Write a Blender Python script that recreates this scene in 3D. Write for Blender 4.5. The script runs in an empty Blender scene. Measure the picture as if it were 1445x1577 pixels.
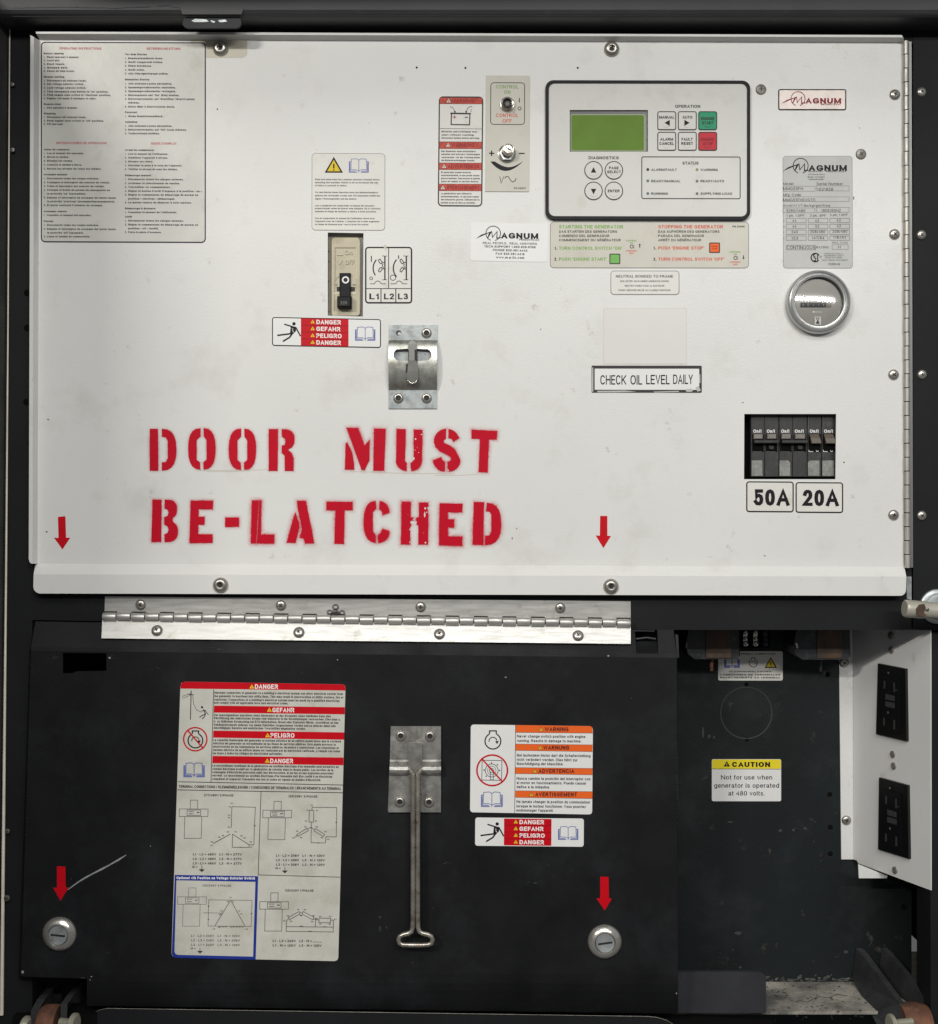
import bpy, bmesh, math, random
from mathutils import Vector, geometry
random.seed(7)
SC = bpy.context.scene
COL = SC.collection
S = 0.0008            # metres per photograph pixel on the panel plane
D = 1.6               # camera distance from the panel plane
CX, CY = 722.5, 788.5
PI = math.pi

# ------------------------------------------------------------------ camera, world, lamps, exposure
cam = bpy.data.cameras.new("camera")
cam.sensor_fit = 'VERTICAL'
cam.sensor_height = 24.0
cam.lens = 24.0 * D / (1577 * S)
cam.clip_start = 0.05
cam.clip_end = 50
camo = bpy.data.objects.new("camera", cam)
camo.location = (0, -D, 0)
camo.rotation_euler = (PI / 2, 0, 0)
COL.objects.link(camo)
SC.camera = camo

world = bpy.data.worlds.new("World")
SC.world = world
world.use_nodes = True
wn = world.node_tree.nodes
wl = world.node_tree.links
bg = wn["Background"]
# a plain indoor surround: pale ceiling, mid walls, dark concrete floor
tc = wn.new("ShaderNodeTexCoord"); sp = wn.new("ShaderNodeSeparateXYZ"); wr = wn.new("ShaderNodeValToRGB")
mr = wn.new("ShaderNodeMapRange"); mr.inputs[1].default_value = -1; mr.inputs[2].default_value = 1
wl.new(tc.outputs['Generated'], sp.inputs[0]); wl.new(sp.outputs[2], mr.inputs[0]); wl.new(mr.outputs[0], wr.inputs[0])
wl.new(wr.outputs[0], bg.inputs[0])
el = wr.color_ramp.elements
el[0].position = 0.0; el[0].color = (0.28, 0.28, 0.285, 1)
el[1].position = 1.0; el[1].color = (0.95, 0.97, 1.0, 1)
e = el.new(0.46); e.color = (0.34, 0.34, 0.35, 1)
e = el.new(0.56); e.color = (0.62, 0.63, 0.65, 1)
bg.inputs[1].default_value = 0.32

def tube_lamp(name, loc, length, width, power, col, aim):
    l = bpy.data.lights.new(name, 'AREA'); l.shape = 'RECTANGLE'; l.size = length; l.size_y = width
    l.energy = power; l.color = col
    o = bpy.data.objects.new(name, l); o.location = loc
    o.rotation_euler = (math.atan2(aim[1] - loc[1], loc[2] - aim[2]), 0, 0)     # tubes hang level, parallel to the panel
    COL.objects.link(o)
    return o
tube_lamp("ceiling_tube_lamp", (-2.1, -3.6, 1.75), .8, 0.12, 76, (1.0, 0.965, 0.90), (0, 0, 0))
tube_lamp("ceiling_tube_lamp", (-0.35, -3.6, 1.68), 0.9, 0.12, 19, (1.0, 0.985, 0.96), (0, 0, 0))
tube_lamp("ceiling_tube_lamp", (1.30, -3.6, 1.45), 1.5, 0.12, 38, (1.0, 0.985, 0.955), (0, 0, 0))
tube_lamp("ceiling_tube_lamp", (0.25, -3.4, 2.85), 2.4, 1.1, 62, (1.0, 0.985, 0.96), (0, 0, 0))

SC.view_settings.view_transform = 'Standard'
SC.view_settings.look = 'None'
SC.view_settings.exposure = 0.0
SC.view_settings.gamma = 1.0
SC.cycles.max_bounces = 6
SC.cycles.transparent_max_bounces = 16

# ------------------------------------------------------------------ materials
MATS = {}
def mat(name, col, rough=0.5, metal=0.0, var=0.0, vscale=20, bump=0.0, bscale=600, dirt=None, dscale=8, dlo=0.55, dhi=0.75,
        spec=0.5, alpha=None, stretch=None, rvar=0.0, coat=0.0, dirt2=None):
    m = bpy.data.materials.new(name); m.use_nodes = True
    nt = m.node_tree; n = nt.nodes; L = nt.links
    p = n["Principled BSDF"]
    p.inputs['Roughness'].default_value = rough
    p.inputs['Metallic'].default_value = metal
    p.inputs['Specular IOR Level'].default_value = spec
    if coat: p.inputs['Coat Weight'].default_value = coat; p.inputs['Coat Roughness'].default_value = 0.08
    rgb = n.new("ShaderNodeRGB"); rgb.outputs[0].default_value = (*col, 1)
    cur = rgb.outputs[0]
    g = n.new("ShaderNodeNewGeometry")
    mp = n.new("ShaderNodeMapping"); L.new(g.outputs['Position'], mp.inputs[0])
    if stretch: mp.inputs['Scale'].default_value = stretch
    if var:
        t = n.new("ShaderNodeTexNoise"); t.inputs['Scale'].default_value = vscale; t.inputs['Detail'].default_value = 6
        L.new(mp.outputs[0], t.inputs['Vector'])
        r = n.new("ShaderNodeMapRange"); r.inputs[1].default_value = .3; r.inputs[2].default_value = .7
        r.inputs[3].default_value = 1 - var; r.inputs[4].default_value = 1 + var; L.new(t.outputs[0], r.inputs[0])
        x = n.new("ShaderNodeVectorMath"); x.operation = 'SCALE'; L.new(cur, x.inputs[0]); L.new(r.outputs[0], x.inputs['Scale'])
        cur = x.outputs[0]
    def add_dirt(cur, dcol, sc, lo, hi, off):
        t = n.new("ShaderNodeTexNoise"); t.inputs['Scale'].default_value = sc; t.inputs['Detail'].default_value = 9; t.inputs['Roughness'].default_value = .65
        mp2 = n.new("ShaderNodeMapping"); mp2.inputs['Location'].default_value = off; L.new(g.outputs['Position'], mp2.inputs[0])
        L.new(mp2.outputs[0], t.inputs['Vector'])
        r = n.new("ShaderNodeMapRange"); r.inputs[1].default_value = lo; r.inputs[2].default_value = hi; L.new(t.outputs[0], r.inputs[0])
        mx = n.new("ShaderNodeMix"); mx.data_type = 'RGBA'; L.new(r.outputs[0], mx.inputs[0]); L.new(cur, mx.inputs[6]); mx.inputs[7].default_value = (*dcol, 1)
        return mx.outputs[2]
    if dirt: cur = add_dirt(cur, dirt, dscale, dlo, dhi, (3, 1, 2))
    if dirt2: cur = add_dirt(cur, dirt2[0], dirt2[1], dirt2[2], dirt2[3], (7, 4, 9))
    L.new(cur, p.inputs['Base Color'])
    if rvar:
        t = n.new("ShaderNodeTexNoise"); t.inputs['Scale'].default_value = vscale * 1.7; t.inputs['Detail'].default_value = 8
        L.new(mp.outputs[0], t.inputs['Vector'])
        r = n.new("ShaderNodeMapRange"); r.inputs[1].default_value = .3; r.inputs[2].default_value = .7
        r.inputs[3].default_value = max(.02, rough - rvar); r.inputs[4].default_value = min(1, rough + rvar)
        L.new(t.outputs[0], r.inputs[0]); L.new(r.outputs[0], p.inputs['Roughness'])
    if bump:
        t = n.new("ShaderNodeTexNoise"); t.inputs['Scale'].default_value = bscale; t.inputs['Detail'].default_value = 3
        L.new(mp.outputs[0], t.inputs['Vector'])
        b = n.new("ShaderNodeBump"); b.inputs['Strength'].default_value = bump; b.inputs['Distance'].default_value = .0006
        L.new(t.outputs[0], b.inputs['Height']); L.new(b.outputs[0], p.inputs['Normal'])
    MATS[name] = m
    return m
mat('white_powdercoat', (.705, .705, .68), .32, var=.03, vscale=5, bump=.28, bscale=520, dirt=(.56, .55, .51), dscale=11, dlo=.55, dhi=.85,
    dirt2=((.38, .36, .31), 42, .66, .80))
mat('white_bracket', (.70, .70, .68), .42, var=.03, vscale=9, bump=.12, bscale=420, dirt=(.42, .40, .36), dscale=30, dlo=.62, dhi=.85)
mat('black_powdercoat', (.0063, .0067, .0075), .55, var=.22, vscale=14, bump=.35, bscale=900, rvar=.12, dirt=(.022, .024, .027), dscale=9, dlo=.50, dhi=.90,
    dirt2=((.10, .10, .10), 140, .75, .81), spec=.22)
mat('black_frame', (.0085, .0091, .0104), .6, var=.25, vscale=9, bump=.3, bscale=800, dirt=(.024, .023, .022), dscale=24, dlo=.62, dhi=.9, spec=.22)
mat('black_rail', (.034, .035, .038), .5, var=.25, vscale=9, bump=.3, bscale=800, dirt=(.07, .068, .065), dscale=24, dlo=.58, dhi=.85)
mat('recess_black', (.0078, .0112, .0120), .55, var=.35, vscale=5, bump=.3, bscale=500, dirt=(.024, .028, .030), dscale=11, dlo=.52, dhi=.85,
    dirt2=((.075, .07, .06), 45, .64, .78), spec=.3)
mat('dusty_floor', (.11, .105, .095), .8, var=.3, vscale=14, bump=.5, bscale=200, dirt=(.40, .375, .32), dscale=14, dlo=.40, dhi=.62,
    dirt2=((.03, .03, .03), 38, .62, .72))
mat('gap_black', (.004, .004, .004), .9, spec=.1)
mat('dark_grey_box', (.032, .033, .038), .55, var=.2, vscale=20, bump=.2, spec=.3)
mat('lug_black', (.030, .031, .033), .6, var=.3, vscale=40, bump=.4, dirt=(.05, .05, .05), dscale=40, dlo=.55, dhi=.8, spec=.3)
mat('wall_scuff', (.052, .054, .052), .6, spec=.3)
mat('seal', (.72, .66, .56), .6, var=.08, vscale=40)
mat('outer_door_grey', (.055, .056, .055), .5, var=.3, vscale=25, bump=.2)
mat('stainless', (.53, .525, .495), .40, .55, var=.12, vscale=26, stretch=(1, 1, 9), rvar=.08, bump=.1, bscale=300,
    dirt=(.30, .27, .22), dscale=40, dlo=.60, dhi=.78)
mat('stainless_vertical', (.46, .44, .395), .42, .5, var=.10, vscale=40, rvar=.08)
mat('galvanised', (.40, .43, .43), .38, .5, var=.12, vscale=70, rvar=.12, bump=.15, bscale=260, dirt=(.24, .25, .25), dscale=60, dlo=.52, dhi=.7,
    dirt2=((.25, .13, .06), 90, .66, .76))
mat('latch_steel', (.42, .415, .385), .33, .72, var=.16, vscale=60, rvar=.12, bump=.15, bscale=260, dirt=(.22, .21, .19), dscale=50, dlo=.52, dhi=.72)
mat('rod_steel', (.44, .415, .36), .32, .78, var=.18, vscale=50, rvar=.1, dirt=(.20, .15, .09), dscale=70, dlo=.52, dhi=.72)
mat('screw_steel', (.42, .40, .365), .30, .75, var=.1, vscale=200)
mat('dull_screw', (.20, .19, .17), .45, .8, var=.2, vscale=200)
mat('chrome', (.62, .595, .54), .20, .8, var=.1, vscale=60, rvar=.06)
mat('dark_slot', (.012, .011, .010), .6)
mat('bezel_metal', (.50, .505, .495), .28, .7, var=.05, vscale=50)
mat('meter_face', (.17, .165, .15), .36, .75, var=.05, vscale=60)
mat('rust', (.16, .065, .035), .75, var=.35, vscale=60, bump=.5, bscale=300, dirt=(.07, .035, .022), dscale=50, dlo=.45, dhi=.65)
mat('rust_wrap', (.085, .050, .030), .7, var=.3, vscale=90, bump=.4, bscale=260, dirt=(.05, .032, .022), dscale=60, dlo=.45, dhi=.65)
mat('pin_metal', (.36, .35, .27), .4, .3, var=.1, vscale=60)
mat('pipe_paint', (.44, .42, .35), .42, .25, var=.12, vscale=30, dirt=(.16, .13, .09), dscale=40, dlo=.55, dhi=.66)
mat('black_plastic', (.009, .009, .0105), .5, spec=.22, var=.2, vscale=60, bump=.15, bscale=500)
mat('breaker_black', (.028, .028, .028), .45, var=.3, vscale=120, bump=.2, bscale=500, dirt=(.06, .06, .058), dscale=80, dlo=.55, dhi=.8, stretch=(3, 1, .5))
mat('toggle_grey', (.20, .19, .17), .5, var=.15, vscale=200)
mat('toggle_brown', (.12, .098, .075), .5, var=.15, vscale=200)
mat('tag_grey', (.24, .245, .225), .6, var=.25, vscale=260)
mat('tan_plastic', (.50, .455, .325), .5, var=.06, vscale=60, bump=.12, bscale=400, dirt=(.34, .29, .19), dscale=50, dlo=.5, dhi=.75)
mat('tan_light', (.60, .56, .43), .5)
mat('tan_dark', (.27, .235, .16), .5)
mat('breaker_side_grey', (.30, .29, .25), .5)
mat('insulator', (.016, .018, .021), .42, var=.5, vscale=60, bump=.5, bscale=120, dirt=(.06, .065, .07), dscale=60, dlo=.5, dhi=.75)
mat('receptacle_black', (.0045, .0045, .005), .35, spec=.5)
mat('receptacle_detail', (.040, .041, .044), .42)
# sheets
mat('aged_sheet', (.60, .595, .545), .33, var=.05, vscale=30, bump=.25, bscale=90, dirt=(.47, .45, .39), dscale=34, dlo=.55, dhi=.8)
mat('white_sheet', (.70, .69, .64), .4, var=.03, vscale=40, dirt=(.55, .53, .46), dscale=45, dlo=.58, dhi=.8)
mat('clean_sheet', (.76, .76, .74), .35, var=.02, vscale=40)
mat('tan_sheet', (.55, .53, .455), .38, var=.04, vscale=40, dirt=(.50, .46, .38), dscale=40, dlo=.55, dhi=.8)
mat('silver_sheet', (.47, .475, .455), .4, 0, var=.05, vscale=60, bump=.25, bscale=110)
mat('foil_sheet', (.42, .37, .34), .34, .3, var=.10, vscale=60, bump=.3, bscale=80)
mat('wiring_sheet', (.56, .555, .495), .38, var=.06, vscale=40, bump=.3, bscale=90, dirt=(.44, .42, .35), dscale=30, dlo=.5, dhi=.8)
mat('keypad_sheet', (.60, .60, .565), .36, var=.02, vscale=20, dirt=(.52, .49, .42), dscale=30, dlo=.55, dhi=.8)
mat('key_pale', (.60, .595, .56), .36)
mat('clear_sheet', (.70, .695, .665), .25, var=.01)
mat('old_glue', (.56, .52, .42), .4, var=.03, vscale=40)
# inks
mat('ink_black', (.010, .008, .011), .5, spec=.2)
mat('ink_grey', (.045, .044, .044), .5, spec=.2)
mat('ink_faded', (.17, .165, .15), .5, spec=.2)
mat('ink_red', (.54, .002, .010), .42, spec=.2, var=.06, vscale=80)
mat('ink_faded_red', (.52, .075, .05), .45, spec=.2, var=.25, vscale=160)
mat('ink_pink_red', (.50, .10, .10), .5, spec=.2)
mat('ink_dull_red', (.27, .02, .03), .45, spec=.2)
mat('ink_maroon', (.085, .005, .006), .5)
mat('ink_orange', (.80, .13, .02), .42, spec=.2)
mat('ink_orange_red', (.62, .10, .05), .42, spec=.2)
mat('ink_yellow', (.74, .55, .03), .42, spec=.2)
mat('ink_caution_yellow', (.80, .66, .03), .42, spec=.2)
mat('ink_green', (.20, .40, .09), .45, spec=.2)
mat('ink_soft_green', (.22, .37, .13), .45, spec=.2)
mat('ink_blue', (.015, .035, .26), .42, spec=.2)
mat('ink_line_blue', (.13, .16, .40), .45, spec=.2)
mat('ink_navy', (.014, .010, .035), .45, spec=.2)
mat('ink_white', (.84, .84, .82), .45, spec=.2)
mat('key_green', (.010, .30, .15), .38, spec=.2)
mat('key_red', (.56, .012, .03), .38, spec=.2)
mat('led_green_button', (.12, .42, .05), .4)
mat('led_blue', (.05, .09, .13), .35)
mat('led_olive', (.16, .19, .03), .35)
mat('lcd_frame', (.035, .035, .035), .3)
mat('lcd_green', (.13, .235, .03), .45, spec=.15, var=.05, vscale=60)
mat('lcd_edge', (.22, .27, .16), .35)
mat('spray_red', (.50, .0005, .016), .5, spec=.15, var=.05, vscale=120)
mat('rust_stain', (.035, .022, .016), .8, spec=.2)
mat('tongue_steel', (.17, .17, .155), .42, .5, var=.2, vscale=70)
mat('catch_steel', (.44, .45, .41), .32, .72, var=.14, vscale=60, rvar=.1, dirt=(.24, .20, .15), dscale=60, dlo=.50, dhi=.70, dirt2=((.26, .15, .08), 70, .62, .74))
mat('dust_pile', (.085, .083, .076), .9, var=.5, vscale=90, bump=.6, bscale=300, spec=.1)
mat('hinge_leaf_dark', (.22, .225, .215), .4, .5)
mat('smear', (.030, .032, .035), .6, spec=.2)
mat('scratch_white', (.28, .29, .29), .6, var=.3, vscale=400)

def overspray():
    m = bpy.data.materials.new('overspray'); m.use_nodes = True
    nt = m.node_tree; n = nt.nodes; L = nt.links; p = n["Principled BSDF"]
    p.inputs['Base Color'].default_value = (.64, .02, .06, 1); p.inputs['Roughness'].default_value = .5
    a = n.new("ShaderNodeAttribute"); a.attribute_name = 'fade'
    g = n.new("ShaderNodeNewGeometry")
    t = n.new("ShaderNodeTexNoise"); t.inputs['Scale'].default_value = 1500; L.new(g.outputs['Position'], t.inputs['Vector'])
    r = n.new("ShaderNodeMapRange"); r.inputs[1].default_value = .35; r.inputs[2].default_value = .65; r.inputs[3].default_value = .25; r.inputs[4].default_value = 1.3
    t2 = n.new("ShaderNodeTexNoise"); t2.inputs['Scale'].default_value = 28; L.new(g.outputs['Position'], t2.inputs['Vector'])
    r2 = n.new("ShaderNodeMapRange"); r2.inputs[1].default_value = .35; r2.inputs[2].default_value = .65; r2.inputs[3].default_value = .35; r2.inputs[4].default_value = 1.1
    L.new(t.outputs[0], r.inputs[0]); L.new(t2.outputs[0], r2.inputs[0])
    pw = n.new("ShaderNodeMath"); pw.operation = 'POWER'; pw.inputs[1].default_value = 1.7; L.new(a.outputs['Fac'], pw.inputs[0])
    m1 = n.new("ShaderNodeMath"); m1.operation = 'MULTIPLY'; L.new(pw.outputs[0], m1.inputs[0]); L.new(r.outputs[0], m1.inputs[1])
    m2 = n.new("ShaderNodeMath"); m2.operation = 'MULTIPLY'; m2.use_clamp = True; L.new(m1.outputs[0], m2.inputs[0]); L.new(r2.outputs[0], m2.inputs[1])
    m3 = n.new("ShaderNodeMath"); m3.operation = 'MULTIPLY'; m3.inputs[1].default_value = .9; L.new(m2.outputs[0], m3.inputs[0])
    L.new(m3.outputs[0], p.inputs['Alpha'])
    MATS['overspray'] = m
overspray()
def glass():
    m = bpy.data.materials.new('meter_glass'); m.use_nodes = True
    nt = m.node_tree; n = nt.nodes; L = nt.links; n.remove(n["Principled BSDF"])
    tr = n.new("ShaderNodeBsdfTransparent"); gl = n.new("ShaderNodeBsdfGlossy"); gl.inputs['Roughness'].default_value = .075
    f = n.new("ShaderNodeFresnel"); f.inputs[0].default_value = 1.6
    mx = n.new("ShaderNodeMixShader"); L.new(f.outputs[0], mx.inputs[0]); L.new(tr.outputs[0], mx.inputs[1]); L.new(gl.outputs[0], mx.inputs[2])
    L.new(mx.outputs[0], n["Material Output"].inputs[0]); MATS['meter_glass'] = m
glass()

# ------------------------------------------------------------------ geometry helpers
def P(px, py, d=0.0):
    """photograph pixel -> the point of the place that stands at depth d (metres) behind the panel plane"""
    k = S * (1 + d / D)
    return Vector(((px - CX) * k, d, -(py - CY) * k))
def plane(d):
    return lambda px, py, h=0.0: P(px, py, d) + Vector((0, -h, 0))

class M:
    def __init__(s): s.v = []; s.f = []; s.m = []; s.names = []; s.smooth = []; s.fade = None
    def mi(s, m):
        if m not in s.names: s.names.append(m)
        return s.names.index(m)
    def face(s, pts, m, smooth=False):
        b = len(s.v); s.v += [tuple(p) for p in pts]; s.f.append(tuple(range(b, b + len(pts)))); s.m.append(s.mi(m)); s.smooth.append(smooth)
    def mesh(s, vs, fs, m, smooth=False):
        b = len(s.v); s.v += [tuple(p) for p in vs]; i = s.mi(m)
        for f in fs: s.f.append(tuple(b + k for k in f)); s.m.append(i); s.smooth.append(smooth)
    def prism(s, front, back, m, holes=(), bholes=(), side=None):
        """closed slab from a front outline (with holes) and the matching back outline"""
        loops = [front] + list(holes); bl = [back] + list(bholes)
        flat = [p for l in loops for p in l]
        if len(loops) == 1 and len(front) <= 4: tris = [tuple(range(len(front)))]
        else: tris = geometry.tessellate_polygon([[Vector(p) for p in l] for l in loops])
        b = len(s.v); s.v += [tuple(p) for p in flat]; i = s.mi(m)
        for t in tris: s.f.append(tuple(b + k for k in t)); s.m.append(i); s.smooth.append(False)
        for l, q in zip(loops, bl):
            n = len(l)
            for k in range(n): s.face([l[k], l[(k + 1) % n], q[(k + 1) % n], q[k]], side or m)
    def box(s, a, b, m, bev=0):
        x0, y0, z0 = [min(a[i], b[i]) for i in range(3)]; x1, y1, z1 = [max(a[i], b[i]) for i in range(3)]
        c = bev
        if not c:
            v = [(x, y, z) for x in (x0, x1) for y in (y0, y1) for z in (z0, z1)]
            s.mesh(v, [(0, 1, 3, 2), (4, 6, 7, 5), (0, 4, 5, 1), (2, 3, 7, 6), (0, 2, 6, 4), (1, 5, 7, 3)], m); return
        # bevelled on the front (towards the viewer)
        ring = lambda y, i: [(x0 + i, y, z0 + i), (x1 - i, y, z0 + i), (x1 - i, y, z1 - i), (x0 + i, y, z1 - i)]
        v = ring(y1, 0) + ring(y0 + c, 0) + ring(y0, c)
        f = [(8, 9, 10, 11)]
        for r in (0, 4):
            for k in range(4): f.append((r + k, r + (k + 1) % 4, r + 4 + (k + 1) % 4, r + 4 + k))
        s.mesh(v, f, m)
    def lathe(s, c, prof, m, n=28, axis=Vector((0, -1, 0)), u=None, caps=True):
        """prof: list of (radius, height along axis)"""
        axis = Vector(axis).normalized()
        u = (u or (Vector((1, 0, 0)) if abs(axis.x) < .9 else Vector((0, 0, 1)))); u = (u - axis * u.dot(axis)).normalized(); w = axis.cross(u)
        c = Vector(c); ring = lambda r, h: [c + axis * h + (u * math.cos(2 * PI * k / n) + w * math.sin(2 * PI * k / n)) * max(r, 1e-6) for k in range(n)]
        vs = list(ring(*prof[0])); fs = []; base = 0
        for j in range(1, len(prof)):
            if j > 1:
                a = Vector(prof[j - 1]) - Vector(prof[j - 2]); b = Vector(prof[j]) - Vector(prof[j - 1])
                if a.length > 1e-9 and b.length > 1e-9 and a.angle(b) > .75: base = len(vs); vs += ring(*prof[j - 1])
            nb = len(vs); vs += ring(*prof[j])
            for k in range(n): fs.append((base + k, base + (k + 1) % n, nb + (k + 1) % n, nb + k))
            base = nb
        s.mesh(vs, fs, m, True)
        if caps:
            s.face(ring(*prof[0]), m)
            s.face(ring(*prof[-1]), m)
    def tube(s, pts, r, m, n=12, ry=None):
        pts = [Vector(p) for p in pts]; vs = []; fs = []
        up = Vector((0, -1, 0))
        for i, p in enumerate(pts):
            t = (pts[min(i + 1, len(pts) - 1)] - pts[max(i - 1, 0)]).normalized()
            a = t.cross(up)
            if a.length < 1e-4: a = Vector((1, 0, 0))
            a.normalize(); b = a.cross(t).normalized()
            rr = r[i] if isinstance(r, (list, tuple)) else r
            for k in range(n):
                q = 2 * PI * k / n; vs.append(p + a * math.cos(q) * rr + b * math.sin(q) * (ry or rr))
        for i in range(len(pts) - 1):
            for k in range(n): fs.append((i * n + k, i * n + (k + 1) % n, (i + 1) * n + (k + 1) % n, (i + 1) * n + k))
        s.mesh(vs, fs, m, True); s.face(vs[:n], m); s.face(vs[-n:], m)
    def data(s, name, loc):
        me = bpy.data.meshes.new(name)
        me.from_pydata([(v[0] - loc[0], v[1] - loc[1], v[2] - loc[2]) for v in s.v], [], s.f)
        for n in s.names: me.materials.append(MATS[n])
        me.polygons.foreach_set('material_index', s.m); me.polygons.foreach_set('use_smooth', s.smooth)
        if s.fade is not None:
            at = me.attributes.new('fade', 'FLOAT', 'POINT'); at.data.foreach_set('value', s.fade)
        me.update()
        return me

def worldloc(o):
    v = Vector((0, 0, 0))
    while o: v += o.location; o = o.parent
    return v
def centre(m):
    xs = [v[0] for v in m.v]; ys = [v[1] for v in m.v]; zs = [v[2] for v in m.v]
    return Vector(((min(xs) + max(xs)) / 2, max(ys), (min(zs) + max(zs)) / 2))
def fix_normals(me):
    bm = bmesh.new(); bm.from_mesh(me); bmesh.ops.remove_doubles(bm, verts=bm.verts, dist=1e-7)
    bmesh.ops.recalc_face_normals(bm, faces=bm.faces); bm.to_mesh(me); bm.free()
def part(name, m, parent=None, label=None, kind=None, weld=False):
    loc = centre(m); me = m.data(name, loc)
    if weld: fix_normals(me)
    o = bpy.data.objects.new(name, me); COL.objects.link(o)
    if parent: o.parent = parent; o.location = loc - worldloc(parent)
    else: o.location = loc
    if label: o['label'] = label
    if kind: o['kind'] = kind
    return o
def thing(name, label, cat, loc, group=None):
    o = bpy.data.objects.new(name, None); o.empty_display_size = .02; COL.objects.link(o); o.location = loc
    o['label'] = label; o['category'] = cat
    if group: o['group'] = group
    return o
def tag(o, label, cat, group=None):
    o['label'] = label; o['category'] = cat
    if group: o['group'] = group
    return o

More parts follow.
